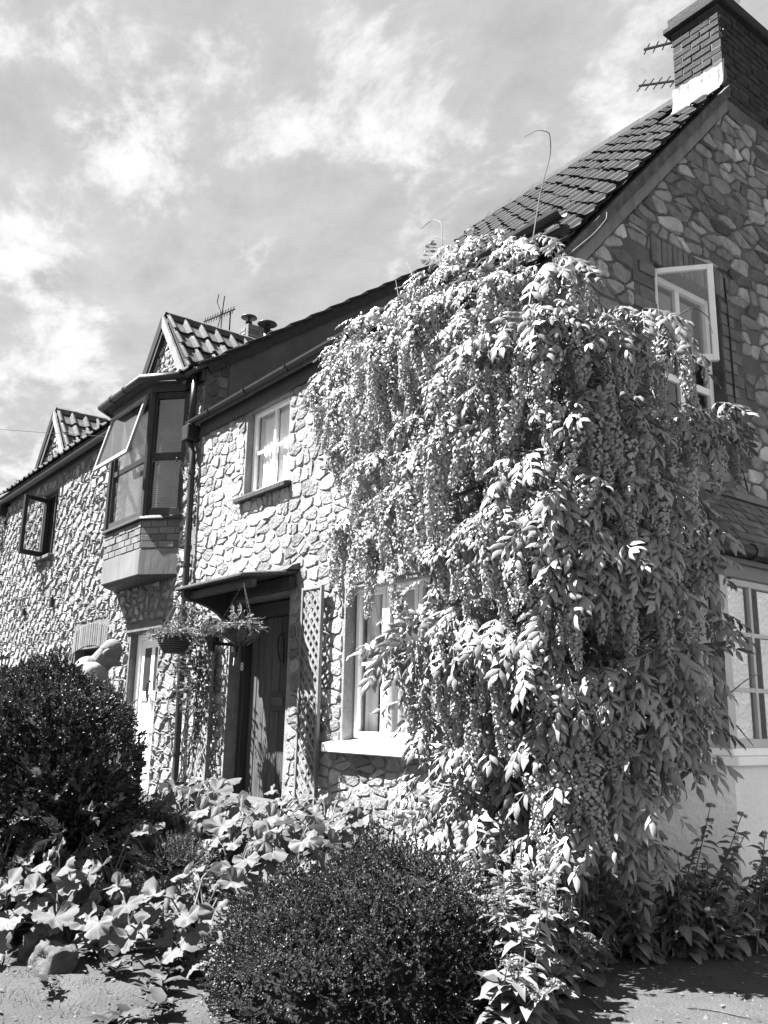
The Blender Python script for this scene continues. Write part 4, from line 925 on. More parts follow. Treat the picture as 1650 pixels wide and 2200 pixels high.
RACV = [(l, raceme(l, 200+i)) for i, l in enumerate((.18, .26, .34, .34, .43, .43, .52, .52))]
FILL = [(-2.33,-0.09,3.03,0.58),(0.02,1.41,2.29,0.35),(-0.77,-0.34,2.72,1.0),(0.2,-0.11,3.67,1.0),(0.17,-0.09,2.62,1.0),(0.23,0.46,2.52,1.0),(-0.04,-0.32,2.75,1.0),(-0.92,-0.26,2.37,1.0),(-0.23,-0.45,3.69,1.0),(-0.42,-0.41,4.4,1.0),(0.21,-0.06,4.02,1.0),(-0.85,-0.36,2.93,1.0),(0.06,1.08,1.91,0.9),(-0.49,-0.25,1.89,1.0),(0.22,0.6,2.36,1.0),(-1.03,-0.36,3.73,1.0),(0.24,0.21,4.11,1.0),(0.36,0.37,4.14,0.56),(-1.38,-0.11,1.75,1.0),(-0.36,-0.26,1.22,1.0),(-1.66,-0.23,3.92,1.0),(-0.35,-0.46,3.55,1.0),(0.23,0.13,2.5,1.0),(0.05,-0.03,1.88,1.0),(-2.2,-0.13,3.32,0.74),(-0.81,-0.34,4.48,1.0),(-1.45,-0.27,3.63,1.0),(0.17,-0.16,4.21,1.0),(-0.38,-0.15,4.82,1.0),(0.13,-0.23,3.86,1.0),(-0.13,-0.24,2.11,1.0),(-1.12,-0.2,2.14,1.0),(-0.9,-0.29,4.7,1.0),(-0.98,-0.37,3.31,1.0),(0.17,0.46,1.94,1.0),(0.07,0.17,1.43,1.0),(0.23,0.29,3.79,1.0),(-2.27,-0.11,3.65,0.88),(0.12,-0.31,2.23,1.0),(-1.44,-0.28,2.25,0.55),(-0.88,-0.29,1.71,1.0),(-1.44,-0.06,1.41,0.66),(-0.57,-0.34,2.5,1.0),(-2.43,-0.2,4.06,0.94),(-0.33,0.05,5.14,0.37),(0.19,0.34,2.13,1.0),(0.04,1.07,1.65,0.4),(0.24,0.33,2.96,1.0),(-0.22,-0.0,4.89,0.79),(-0.14,-0.25,1.38,1.0),(-0.91,-0.2,4.95,1.0),(0.11,-0.22,2.86,1.0),(-0.63,-0.24,1.2,1.0),(-0.16,-0.37,4.38,1.0),(0.1,-0.5,3.54,1.0),(-3.21,0.1,5.04,0.29),(-1.11,-0.05,1.01,0.71),(0.24,0.19,3.31,1.0),(0.21,-0.1,3.22,1.0),(0.23,0.09,3.47,1.0),(-0.16,-0.44,3.42,1.0),(0.01,-0.26,2.6,1.0),(-0.29,-0.37,2.6,1.0),(-0.51,-0.47,3.18,1.0),(-0.34,-0.47,3.31,1.0),(-0.63,-0.29,1.48,1.0),(-0.48,-0.58,3.45,1.0),(-0.25,-0.1,1.08,1.0),(-0.82,-0.2,5.14,0.63),(-0.33,-0.45,4.02,1.0),(0.32,-0.2,3.04,1.0),(-1.46,-0.13,1.98,0.86),(-2.14,-0.05,4.91,1.0),(0.27,0.11,1.82,1.0),(-0.11,-0.18,1.92,1.0),(0.04,0.13,0.9,0.76),(0.21,0.7,3.31,0.79),(-1.09,-0.03,0.84,0.34),(-0.33,-0.07,0.77,0.64),(-1.91,-0.15,2.82,1.0),(-0.31,-0.41,2.81,1.0),(-1.38,-0.28,4.18,1.0),(0.23,0.07,2.91,1.0),(-0.6,-0.1,0.98,1.0),(-2.18,-0.08,4.62,1.0),(-2.71,-0.0,4.43,1.0),(0.16,0.77,2.18,1.0),(-1.51,-0.22,2.79,1.0),(-1.44,-0.26,2.99,1.0),(0.09,1.2,3.71,0.31),(0.03,-0.13,0.97,1.0),(0.06,-0.06,0.77,0.37),(0.14,0.67,1.83,1.0),(-1.16,-0.07,1.21,0.87),(-1.66,-0.15,4.72,1.0),(-1.07,-0.3,2.82,1.0),(-0.02,-0.05,1.71,1.0),(-0.0,-0.33,2.92,1.0),(0.35,-0.08,4.13,0.78),(-0.49,-0.31,2.26,1.0),(-1.87,-0.13,2.6,0.67),(-1.04,-0.36,3.51,1.0),(-0.12,-0.09,1.28,1.0),(-2.36,-0.07,2.82,0.4),(-0.01,-0.38,3.33,1.0),(-0.19,-0.44,3.09,1.0),(-3.32,0.09,4.77,0.27),(0.11,-0.27,3.14,1.0),(0.36,0.27,2.69,1.0),(-1.59,-0.25,3.23,1.0),(0.24,0.21,3.93,1.0),(-1.32,-0.23,2.63,1.0),(0.08,-0.17,2.46,1.0),(-1.52,-0.13,5.21,0.58),(0.03,-0.16,4.5,0.8),(-0.28,-0.24,1.9,1.0),(0.07,0.82,1.45,0.23),(-3.21,0.07,4.49,0.37),(-0.74,-0.2,4.74,1.0),(-0.07,-0.4,3.8,1.0),(0.24,0.1,1.05,0.37),(-0.0,-0.35,4.16,1.0),(-1.76,-0.2,4.22,1.0),(0.13,0.25,1.69,1.0),(-1.07,-0.18,1.95,1.0),(-0.72,-0.44,2.52,1.0),(0.29,-0.18,2.46,1.0),(0.08,-0.29,4.02,1.0),(-0.94,-0.35,4.3,1.0),(0.13,0.17,1.27,1.0),(-0.49,-0.46,3.87,1.0),(-0.38,-0.33,2.39,1.0),(-1.49,-0.16,4.83,1.0),(0.22,0.24,1.37,0.88),(-0.02,-0.15,2.05,1.0),(0.11,-0.1,2.33,1.0),(0.07,1.15,2.11,0.64),(-2.15,-0.04,5.18,0.67),(0.11,-0.0,2.05,1.0),(-0.03,0.0,1.48,1.0),(0.24,0.46,3.68,0.89),(-0.11,-0.27,2.31,1.0),(0.24,0.62,3.44,1.0),(-0.6,-0.2,1.68,1.0),(0.17,0.21,1.98,1.0),(-1.61,-0.25,3.47,1.0),(0.23,0.08,2.77,1.0),(0.16,0.03,4.43,0.29),(-0.23,-0.15,1.54,1.0),(-0.56,-0.14,5.17,0.54),(-0.78,-0.25,2.16,1.0),(0.12,0.44,1.57,1.0),(-0.58,-0.2,4.91,1.0),(0.12,-0.25,3.31,1.0),(-0.96,-0.36,4.02,1.0),(0.06,1.33,2.48,0.42),(0.23,0.61,4.1,0.37),(-0.24,-0.44,4.2,1.0),(0.13,1.03,2.96,0.3),(-0.3,-0.29,2.17,1.0),(-2.76,0.05,5.01,0.72),(0.15,0.01,2.2,1.0),(-0.44,-0.17,1.43,1.0),(-0.01,-0.01,1.23,1.0),(-0.14,-0.32,2.48,1.0),(0.35,0.47,2.63,1.0),(-0.07,-0.4,4.03,1.0),(-2.33,-0.22,3.84,0.77),(0.15,0.97,3.19,0.38),(-1.11,-0.19,5.17,0.56),(0.29,0.88,2.68,0.33),(-1.95,-0.29,4.01,1.0),(-0.63,-0.07,0.82,0.69),(0.22,-0.39,3.57,1.0),(-0.53,-0.38,2.0,1.0),(0.11,-0.23,3.0,1.0),(-1.04,-0.1,1.38,1.0),(-0.03,-0.38,3.19,1.0),(-0.31,-0.43,2.96,1.0),(-1.65,-0.35,3.08,1.0),(-1.74,-0.08,1.88,0.39),(-1.57,-0.06,1.56,0.62),(-1.04,-0.12,1.53,1.0),(-1.96,-0.18,3.86,1.0),(0.22,-0.04,3.82,1.0),(-0.1,-0.04,1.08,1.0),(0.05,0.07,1.61,1.0),(-0.39,-0.23,1.77,1.0),(0.16,0.31,1.17,0.38),(0.14,-0.06,1.08,1.0),(0.21,0.15,2.32,1.0),(-2.34,-0.13,5.08,0.52),(0.16,0.92,3.85,0.23),(-0.78,-0.2,1.86,1.0),(-0.2,-0.19,1.76,1.0),(-0.71,-0.42,3.81,1.0),(-0.87,-0.38,3.09,1.0),(0.23,0.64,2.96,0.92),(-1.16,-0.34,3.21,1.0),(0.08,0.08,1.76,1.0),(-1.64,-0.19,4.46,1.0),(0.16,0.9,2.51,0.94),(0.19,-0.13,3.5,1.0),(-0.34,-0.19,1.63,1.0),(-1.3,-0.21,2.41,1.0),(0.18,1.06,1.77,0.42),(-0.57,-0.4,2.83,1.0),(0.36,0.29,3.07,1.0),(-2.8,0.03,4.71,0.94),(-1.83,-0.04,1.71,0.3),(-0.22,-0.06,0.9,1.0),(0.14,0.58,1.69,1.0),(0.24,0.16,3.12,1.0),(-1.85,-0.08,5.21,0.65),(-0.38,-0.27,2.04,1.0),(-0.66,-0.14,1.34,1.0),(0.23,0.64,3.92,0.24),(-1.29,-0.3,3.96,1.0),(-0.51,-0.45,4.21,1.0),(0.17,-0.1,2.79,1.0),(-0.13,-0.23,4.57,1.0),(-0.65,-0.42,4.08,1.0),(-2.51,-0.07,3.24,0.36),(-0.18,-0.02,0.75,0.49),(0.36,0.21,3.4,1.0),(-2.57,-0.06,3.57,0.32),(-0.55,-0.06,0.7,0.26),(-1.16,-0.31,4.25,1.0),(0.21,0.72,3.64,0.89),(-0.52,-0.44,3.04,1.0),(-0.08,0.09,4.78,0.28),(-1.75,-0.1,2.13,0.25),(0.19,-0.43,3.39,1.0),(0.14,-0.44,4.24,1.0),(0.11,1.09,3.5,0.25),(-1.37,-0.02,1.05,0.23),(0.24,0.35,4.3,0.37),(-2.26,-0.08,4.45,1.0),(0.24,0.06,3.61,1.0),(-0.41,-0.09,0.92,1.0),(0.17,0.05,0.8,0.28)]
TIERS = [(-0.71,-0.21,5.12,0.34),(-0.8,-0.47,4.89,0.25),(-0.08,-0.39,4.83,0.23),(0.28,-0.53,4.49,0.18),(-0.01,-0.69,4.45,0.22),(-1.35,-0.33,4.96,0.24),(-2.04,-0.2,5.03,0.29),(-2.44,-0.21,4.9,0.25),(-1.12,-0.73,4.32,0.19),(-2.7,-0.2,4.69,0.2),(-0.22,-0.74,4.26,0.2),(0.2,-0.71,4.02,0.24),(0.38,-0.59,4.14,0.16),(-0.1,-0.75,4.02,0.16),(-2.0,-0.45,4.32,0.21),(-1.27,-0.6,4.18,0.19),(0.52,-0.34,4.02,0.17),(0.54,-0.03,4.2,0.18),(0.54,0.26,4.17,0.13),(-0.41,-0.76,3.86,0.19),(0.0,-0.76,3.7,0.16),(-0.84,-0.7,3.75,0.14),(-0.3,-0.76,3.52,0.2),(-0.66,-0.74,3.44,0.17),(-2.04,-0.46,3.89,0.18),(-1.42,-0.58,3.58,0.19),(0.09,-0.75,3.42,0.14),(0.35,-0.63,3.52,0.12),(0.49,-0.44,3.55,0.18),(0.54,-0.19,3.47,0.14),(0.54,0.28,3.63,0.16),(0.52,0.69,3.73,0.15),(0.42,1.07,3.82,0.09),(-1.01,-0.74,3.13,0.18),(-0.69,-0.82,3.21,0.15),(-1.64,-0.61,3.12,0.19),(-1.22,-0.68,2.97,0.14),(-0.4,-0.77,2.75,0.18),(-0.12,-0.79,2.85,0.12),(0.26,-0.69,3.18,0.17),(0.46,-0.64,2.98,0.15),(0.16,-0.79,2.87,0.17),(0.34,-0.7,2.77,0.16),(0.52,-0.52,2.69,0.14),(0.05,-0.77,2.76,0.13),(0.44,-0.58,2.49,0.16),(0.59,-0.36,2.6,0.14),(0.28,-0.65,2.34,0.1),(0.62,-0.18,2.75,0.13),(0.62,-0.15,2.46,0.15),(0.62,0.13,2.66,0.13),(0.62,0.11,3.01,0.14),(0.62,-0.27,3.04,0.13),(0.62,0.33,2.9,0.1),(-0.98,-0.61,2.21,0.15),(-0.61,-0.67,2.25,0.16),(-0.28,-0.69,2.24,0.16),(-0.06,-0.67,2.17,0.15),(0.15,-0.65,2.11,0.13),(-0.52,-0.66,2.12,0.14),(-0.93,-0.59,2.05,0.11),(-1.29,-0.55,2.15,0.09),(0.19,-0.61,1.96,0.13),(0.33,-0.52,1.9,0.14),(0.43,-0.41,1.89,0.16),(0.51,-0.25,1.86,0.14),(0.53,-0.09,1.79,0.13),(0.34,-0.46,1.75,0.13),(0.56,-0.0,2.02,0.15),(0.57,0.13,2.09,0.13),(0.59,0.4,2.31,0.09),(0.54,0.26,1.87,0.13),(0.53,0.0,1.76,0.13),(0.51,0.23,1.64,0.12),(0.48,-0.14,1.53,0.13),(0.49,0.15,1.48,0.12),(0.15,-0.53,1.56,0.11),(-0.33,-0.56,1.48,0.1),(-0.4,-0.53,1.28,0.1),(-0.81,-0.55,1.65,0.08),(0.26,-0.43,1.34,0.11),(0.49,-0.27,1.26,0.12),(0.36,-0.36,1.07,0.12),(-0.78,-0.47,1.1,0.14),(-0.44,-0.5,1.1,0.14),(-0.26,-0.49,0.98,0.12),(-0.63,-0.47,0.96,0.12),(0.12,-0.46,0.94,0.1),(0.48,-0.18,0.96,0.09),(-1.01,-0.46,1.21,0.08),(-1.0,-0.73,4.44,0.18),(-1.67,-0.5,4.65,0.18),(-0.6,-0.79,4.5,0.17),(-2.2,-0.31,4.79,0.19),(-0.58,-0.53,4.69,0.18),(-2.64,-0.24,4.79,0.18),(-0.65,-0.81,4.37,0.15)]
RAC = [(-1.53,-0.79,2.93,0.56),(-1.3,-0.82,2.86,0.58),(-1.05,-0.85,2.8,0.45),(-1.69,-0.78,3.49,0.35),(-1.42,-0.83,3.39,0.37),(-0.76,-0.97,3.29,0.3),(-0.58,-0.95,3.49,0.47),(-0.34,-1.02,3.19,0.54),(-0.66,-0.96,3.04,0.43),(-0.29,-0.97,3.38,0.42),(-0.11,-0.97,3.37,0.34),(0.05,-0.97,3.33,0.27),(-0.35,-0.98,2.94,0.35),(-0.51,-0.99,2.99,0.36),(-0.32,-0.94,2.73,0.38),(-0.09,-0.91,2.54,0.33),(0.1,-0.93,2.66,0.36),(-0.2,-0.93,2.65,0.37),(0.22,-0.96,2.84,0.18),(-1.15,-0.83,3.88,0.33),(-0.83,-0.9,3.75,0.28),(-1.99,-0.66,4.12,0.37),(-1.74,-0.71,4.0,0.32),(-1.46,-0.77,3.87,0.34),(0.36,-0.93,3.78,0.45),(0.47,-0.88,3.69,0.41),(0.55,-0.83,3.44,0.38),(0.54,-0.83,3.81,0.27),(0.56,-0.8,4.06,0.21),(0.61,-0.75,3.96,0.3),(-0.21,-0.96,3.83,0.29),(0.06,-0.96,3.77,0.28),(0.71,-0.6,3.54,0.5),(0.68,-0.66,3.33,0.35),(0.63,-0.75,3.26,0.32),(0.72,-0.56,3.25,0.32),(0.73,-0.44,3.25,0.38),(0.74,-0.3,3.3,0.48),(0.79,-0.29,3.09,0.32),(0.73,-0.45,3.79,0.3),(0.74,-0.26,3.9,0.34),(0.73,-0.06,3.86,0.31),(0.43,-0.87,2.56,0.42),(0.34,-0.86,2.33,0.31),(0.52,-0.78,2.32,0.31),(0.57,-0.72,2.24,0.28),(0.68,-0.6,2.32,0.31),(0.74,-0.49,2.3,0.28),(0.23,-0.9,2.5,0.32),(-0.95,-0.75,1.95,0.57),(-0.78,-0.76,1.91,0.43),(-0.93,-0.7,1.6,0.37),(-0.91,-0.81,2.36,0.2),(-0.45,-0.82,1.98,0.38),(-0.28,-0.81,1.98,0.4),(-0.11,-0.81,1.94,0.33),(-0.23,-0.77,1.74,0.39),(0.01,-0.77,1.74,0.38),(0.06,-0.75,1.57,0.32),(0.32,-0.77,1.84,0.34),(0.4,-0.7,1.68,0.31),(0.49,-0.61,1.58,0.28),(0.57,-0.58,1.79,0.3),(0.57,-0.5,1.53,0.36),(0.4,-0.64,1.45,0.36),(0.45,-0.61,1.42,0.41),(0.48,-0.55,1.32,0.41),(0.36,-0.67,1.29,0.33),(0.2,-0.7,1.28,0.25),(0.25,-0.68,1.16,0.25),(0.69,-0.31,1.75,0.28),(0.65,-0.43,1.69,0.3),(0.67,-0.17,1.54,0.25),(0.6,-0.43,1.46,0.28),(0.65,-0.01,1.38,0.26),(0.68,0.01,1.62,0.23),(0.52,-0.55,1.12,0.27),(-0.2,-0.73,1.49,0.33),(-0.51,-0.76,1.69,0.38),(0.26,-0.64,0.92,0.42),(0.08,-0.83,2.07,0.26),(0.26,-0.82,2.03,0.2),(0.79,-0.11,2.45,0.23),(0.79,0.1,2.62,0.27),(0.79,0.09,3.16,0.28),(0.79,-0.12,3.0,0.24),(0.78,-0.48,2.82,0.23),(0.69,-0.74,2.96,0.17),(0.27,-0.96,3.49,0.27),(0.19,-0.96,3.7,0.24),(-0.46,-0.95,4.08,0.2),(0.42,-0.9,4.08,0.18),(-0.07,-0.95,4.12,0.22),(0.65,-0.7,3.75,0.21),(-1.0,-0.86,4.02,0.22),(-1.33,-0.79,4.22,0.23),(-2.11,-0.64,3.81,0.29)]

wis = thing('wisteria', (-.45, -.28, .3), 'great flowering wisteria swathing the corner of the near cottage', 'climber')
rg = np.random.default_rng(77)
leaf_me = [npmesh('leaf', V, F) for V, F in LEAFV]
for me in leaf_me: me.materials.append(m_leaf)
LM = []                                            # (matrix, variant, tone, weight)
CORE = np.array([-1.0, .9, 0])
def outward(p):
    """away from the walls at that point of the corner"""
    o = np.array([max(0, p[0]+.35)*1.6, -1.0 if p[1] < 0 else -max(.15, .6-p[1]), 0]); 
    return o/np.linalg.norm(o)
def spray(c, rad, n, lift, tone, side=1.0, drop=.0):
    """a tier of leaves: the uppermost lie flat towards the light, the outer ones hang"""
    o = outward(c); s = np.cross((0, 0, 1), o)
    for k in range(n):
        a = rg.uniform(-1.75, 1.75); e = rg.uniform(-.9, .75); d = o*math.cos(a)*math.cos(e)+s*math.sin(a)*math.cos(e)+np.array([0, 0, math.sin(e)])
        p = c+d*np.array([1, 1, .55])*rad*rg.uniform(.1, 1.0)-o*.06
        x = d+np.array([0, 0, -.35-drop+.3*rg.normal()])+.3*rg.normal(size=3)
        upv = o*.75+np.array([0, 0, .8])+.35*rg.normal(size=3)
        LM.append((frame(p, x, upv, rg.uniform(.62, 1.05)*(.85 if c[2] > 2.6 and c[0] < .2 else 1.0)), rg.integers(len(LEAFV)), tone*(1+.12*rg.normal()), float(np.linalg.norm(p-CAM))))
for (x, y, z, e) in FILL:
    c = np.array([x, y, z]); spray(c-outward(c)*.10, .17, int((6+3*e) if (c[2] < 2.6 or c[0] > .2) else 4), 0, .9)
for (x, y, z, h) in TIERS:                          # cushions of growth: flat-topped, hanging over at the rim
    c = np.array([x, y, z]); o = outward(c); s = np.cross((0, 0, 1), o); h = h*1.15; fine = z > 2.6 and x < .2
    for k in range(int((22 if fine else 17)*min(1.6, h/.17))):
        a = rg.normal()*.85; e = rg.uniform(-.15, 1.3)**1.0; rr_ = h*rg.uniform(.75, 1.05)
        hd = o*math.cos(a)+s*math.sin(a); q = c+hd*rr_*math.cos(e)+np.array([0, 0, .62*rr_*math.sin(e)-.05])
        x_ = hd*(.35+.65*math.cos(e))+.35*s*rg.normal()+np.array([0, 0, -.30-.30*math.cos(e)+.25*rg.normal()]); upv = hd*.55*math.cos(e)+np.array([0, 0, .45+.6*math.sin(e)])+.28*rg.normal(size=3)
        LM.append((frame(q, x_, upv, rg.uniform(.68, 1.08)*(.74 if fine else 1.2)), rg.integers(len(LEAFV)), 1.05*(1+.1*rg.normal()), float(np.linalg.norm(q-CAM))))
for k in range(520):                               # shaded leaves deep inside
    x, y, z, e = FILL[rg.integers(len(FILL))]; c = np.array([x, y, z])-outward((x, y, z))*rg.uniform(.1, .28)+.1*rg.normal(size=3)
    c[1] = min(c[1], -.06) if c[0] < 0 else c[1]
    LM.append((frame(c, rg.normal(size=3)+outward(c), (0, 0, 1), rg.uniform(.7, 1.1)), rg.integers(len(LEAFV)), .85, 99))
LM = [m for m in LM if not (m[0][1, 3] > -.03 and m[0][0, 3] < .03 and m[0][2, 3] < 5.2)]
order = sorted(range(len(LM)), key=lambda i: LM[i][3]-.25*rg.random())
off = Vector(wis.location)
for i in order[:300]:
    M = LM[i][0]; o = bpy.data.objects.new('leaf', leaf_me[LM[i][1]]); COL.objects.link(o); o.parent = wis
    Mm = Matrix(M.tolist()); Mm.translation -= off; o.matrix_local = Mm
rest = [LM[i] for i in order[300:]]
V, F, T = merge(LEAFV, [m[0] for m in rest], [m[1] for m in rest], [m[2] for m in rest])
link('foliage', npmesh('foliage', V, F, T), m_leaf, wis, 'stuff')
# flower clusters: each its own part
rme = []
for l, (V, F) in RACV:
    me = npmesh('flower_cluster', V, F); me.materials.append(m_flower); rme.append((l, me))
ALLR = [(x, y, z, l) for x, y, z, l in RAC]
for (x, y, z, h) in TIERS:
    if z > 4.75: continue
    c = np.array([x, y, z]); o = outward(c); s = np.cross((0, 0, 1), o)
    for k in range(int(h*(19 if z > 2.3 else (11 if x < .2 else 6))*rg.uniform(.5, 1.3))):
        an = rg.normal()*.75; q = c+(o*math.cos(an)+s*math.sin(an))*h*rg.uniform(.95, 1.35); ALLR.append((q[0], q[1], q[2]-.10, rg.choice([.26, .34, .42, .5, .58])*rg.uniform(.85, 1.1)))
for (x, y, z, l) in ALLR:
    if y > -.07 and x < .07: continue
    i = min(range(len(rme)), key=lambda q: abs(rme[q][0]-l)+.03*rg.random()); o = bpy.data.objects.new('flower_cluster', rme[i][1]); COL.objects.link(o); o.parent = wis
    k = l/rme[i][0]; o.location = Vector((x, y, z-.02))-off; o.rotation_euler = (.10*rg.normal(), .10*rg.normal(), rg.uniform(0, 6.28)); o.scale = (1+.12*rg.normal(), 1+.12*rg.normal(), k)
# trunk and branches
def wig(p, q, n=7, amp=.05, seed=0):
    r = np.random.default_rng(seed); p = np.array(p, float); q = np.array(q, float); pts = [p+(q-p)*i/(n-1) for i in range(n)]
    for i in range(1, n-1): pts[i] = pts[i]+r.normal(size=3)*amp
    return pts
for i, (p, q, r0, r1) in enumerate((((-.35, -.26, .2), (-.55, -.18, 2.0), .055, .04), ((-.42, -.30, .2), (-.15, -.30, 1.6), .045, .03), ((-.62, -.22, .25), (-1.0, -.2, 2.4), .03, .02), ((-.55, -.18, 2.0), (-1.0, -.2, 4.6), .04, .02), ((-.15, -.30, 1.6), (.12, -.15, 3.6), .03, .02))):
    pts = wig(p, q, 9, .035, 300+i); MB().tube(pts, [r0+(r1-r0)*k/8 for k in range(9)], 7).build('trunk', m_bark, wis, smooth=True)
for i in range(46):
    x, y, z, h = TIERS[rg.integers(len(TIERS))]; 
    a = (-.5+.3*rg.normal(), -.12, max(.8, z-.5+.3*rg.normal())) if x < .1 else (.05, max(-.1, y-.5), max(.8, z-.5))
    MB().tube(wig(a, (x, y, z), 7, .04, 400+i), [.014-.0015*k for k in range(7)], 5).build('branch', m_bark, wis)
for i in range(14):                                # bare stems at the foot
    x = rg.uniform(-.9, .25); MB().tube(wig((x, -.2-.2*rg.random(), .2), (x+.3*rg.normal(), -.25-.25*rg.random(), 1.0+.4*rg.random()), 6, .03, 500+i), .007, 5).build('stem', m_bark, wis)
# whippy shoots above the eaves and beside the bay
SH = [[(-.06, -.35, 4.95), (-.02, -.30, 5.35), (.06, -.26, 5.66), (.09, -.30, 5.80), (.03, -.36, 5.83), (-.05, -.42, 5.79)],
      [(-1.05, -.40, 5.05), (-1.02, -.38, 5.35), (-1.06, -.36, 5.58), (-1.18, -.36, 5.66), (-1.30, -.38, 5.62)],
      [(-1.30, -.42, 4.98), (-1.36, -.42, 5.20), (-1.44, -.42, 5.36)], [(-1.48, -.45, 4.95), (-1.53, -.45, 5.14), (-1.55, -.45, 5.22)],
      [(.10, -.15, 4.85), (.22, .0, 5.02), (.26, .1, 5.16), (.22, .16, 5.26)], [(-.95, -.42, 5.0), (-.88, -.42, 5.22), (-.95, -.44, 5.35), (-1.04, -.46, 5.40)],
      [(.58, .7, 1.72), (.66, .86, 1.85), (.68, 1.0, 1.9)], [(.6, .8, 1.55), (.62, .95, 1.42)], [(.5, .5, 4.4), (.6, .62, 4.5), (.66, .7, 4.42), (.66, .74, 4.3)]]
for pts in SH:
    P_ = []
    for i in range(len(pts)-1):
        for k in range(4): P_.append(np.array(pts[i])*(1-k/4)+np.array(pts[i+1])*k/4)
    P_.append(np.array(pts[-1])); Q = [P_[0]]+[(P_[i-1]+P_[i]*2+P_[i+1])/4 for i in range(1, len(P_)-1)]+[P_[-1]]
    MB().tube(Q, [.0055-.003*i/len(Q) for i in range(len(Q))], 5).build('shoot', m_shoot, wis)

# ================================================================== SHRUBS
def blade(l, w, fold=.25):
    return np.array([(0, 0, 0), (l*.45, w/2, fold*w), (l, 0, -.1*l), (l*.45, -w/2, fold*w)]), np.array([(0, 1, 2), (0, 2, 3)])
def sprig(n, L, l, w, seed):
    r = np.random.default_rng(seed); V = [(0, .0015, 0), (0, -.0015, 0), (L, 0, 0)]; F = [(0, 1, 2)]
    for k in range(n):
        t = .2+.8*k/(n-1); a = k*2.4+.4*r.normal(); e = .75-.45*t; d = np.array([math.cos(e), math.sin(e)*math.cos(a), math.sin(e)*math.sin(a)])
        M = frame((L*t, 0, 0), d, (1, .2*r.normal(), .3*r.normal()), 1+.2*r.normal()); bv, bf = blade(l, w); b = len(V)
        V += list(bv@M[:3, :3].T+M[:3, 3]); F += [tuple(q+b for q in f) for f in bf]
    return np.array(V, float), np.array(F)
SPR = [sprig(14, .050, .0150, .0125, 600+i) for i in range(6)]
from mathutils import noise as mn
m_core = MAT('core_shade', .012, .3, 20, .95, .8, 60)  # near-black colour painting the shaded inside of the bushes
def shrub(name, c, rad, nspr, label, cat, seed, scale=1.0, tone=1.0, zmin=None, mat=None, lump=.16, spr=None, up_bias=.35, core=False, lobes=None, stray=0):
    spr = spr or SPR; mat = mat or m_bush
    r = np.random.default_rng(seed); t = thing(name, (c[0], c[1], gz(c[0], c[1])), label, cat); ms, ix, tn = [], [], []
    for k in range(nspr):
        d = r.normal(size=3); d /= np.linalg.norm(d)
        if d[2] < -.55: d[2] = -d[2]
        nz = mn.noise(Vector(d*2.1)+Vector((seed, 0, 0)))*lump+mn.noise(Vector(d*5.5)+Vector((0, seed, 0)))*lump*.7+mn.noise(Vector(d*11)+Vector((0, seed, 3)))*lump*.4
        gap = mn.noise(Vector(d*7.5)+Vector((seed, 5, 1)))
        if gap < -.22 and r.random() < .75: continue
        depth = 1-.20*r.random()**1.8
        cc, rr3 = (c, rad) if not lobes else lobes[k % len(lobes)]
        p = np.array(cc)+d*np.array(rr3)*(1+nz)*depth
        if lobes and any(np.sum(((p-np.array(a))/np.array(b))**2) < .62 for a, b in lobes): continue
        if p[2] < gz(p[0], p[1])+.02: continue
        n = d/np.array(rad); n /= np.linalg.norm(n)
        x = n+np.array([0, 0, up_bias])+.62*r.normal(size=3)
        if stray and r.random() < stray:              # longer new shoots standing out of the mass
            sh = n*.5+np.array([0, 0, .7])+.35*r.normal(size=3); sh /= np.linalg.norm(sh)
            for j in range(3): ms.append(frame(p+sh*.036*(j+.6), sh, r.normal(size=3), scale*(1-.18*j))); ix.append(r.integers(len(spr))); tn.append(tone*(1.25+.3*r.normal()))
        ms.append(frame(p, x, r.normal(size=3), scale*r.uniform(.75, 1.25))); ix.append(r.integers(len(spr))); tn.append(tone*(1+.40*r.normal()))
    V, F, T = merge(spr, ms, ix, np.clip(tn, .3, 2)); link('foliage', npmesh('foliage', V, F, T), mat, t, 'stuff')
    if core:                                          # solid dark core added to block see-through, standing in for inner shade
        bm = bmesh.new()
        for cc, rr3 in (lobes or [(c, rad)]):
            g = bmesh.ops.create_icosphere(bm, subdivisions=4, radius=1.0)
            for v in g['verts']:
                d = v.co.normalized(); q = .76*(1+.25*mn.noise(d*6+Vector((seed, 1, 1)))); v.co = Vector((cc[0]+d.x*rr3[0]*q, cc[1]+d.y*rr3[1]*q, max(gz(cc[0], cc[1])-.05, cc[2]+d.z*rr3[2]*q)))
        me = bpy.data.meshes.new('dark_core'); bm.to_mesh(me); bm.free(); link('dark_core', me, m_core, t)
    for k in range(9):
        a = r.uniform(0, 6.28); q = np.array(c)+np.array([math.cos(a)*rad[0]*.55, math.sin(a)*rad[1]*.55, rad[2]*.3])
        MB().tube(wig((c[0]+.05*r.normal(), c[1]+.05*r.normal(), gz(c[0], c[1])-.03), q, 5, .03, seed*10+k), [.016, .013, .01, .008, .005], 5).build('stem', m_bark, t)
    return t
shrub('clipped_bush', (-2.92, -2.66, 1.06), (.93, .74, .80), 12500, 'tall dark small-leaved bush at the left edge in front of the stooping man', 'shrub', 11, 1.0, lump=.16, core=True, stray=.05)
shrub('low_bush', (.12, -1.74, .40), (.76, .66, .60), 24000, 'low dome of dark glossy foliage in the centre foreground', 'shrub', 12, .70, lump=.20, up_bias=-.05, core=True, stray=.008, lobes=[((.38, -1.60, .25), (.38, .36, .38)), ((.10, -1.64, .36), (.60, .52, .54)), ((.26, -1.82, .26), (.44, .42, .42)), ((-.24, -1.95, .32), (.54, .48, .40)), ((.02, -2.10, .24), (.54, .46, .34)), ((-.14, -1.56, .40), (.46, .42, .44))])
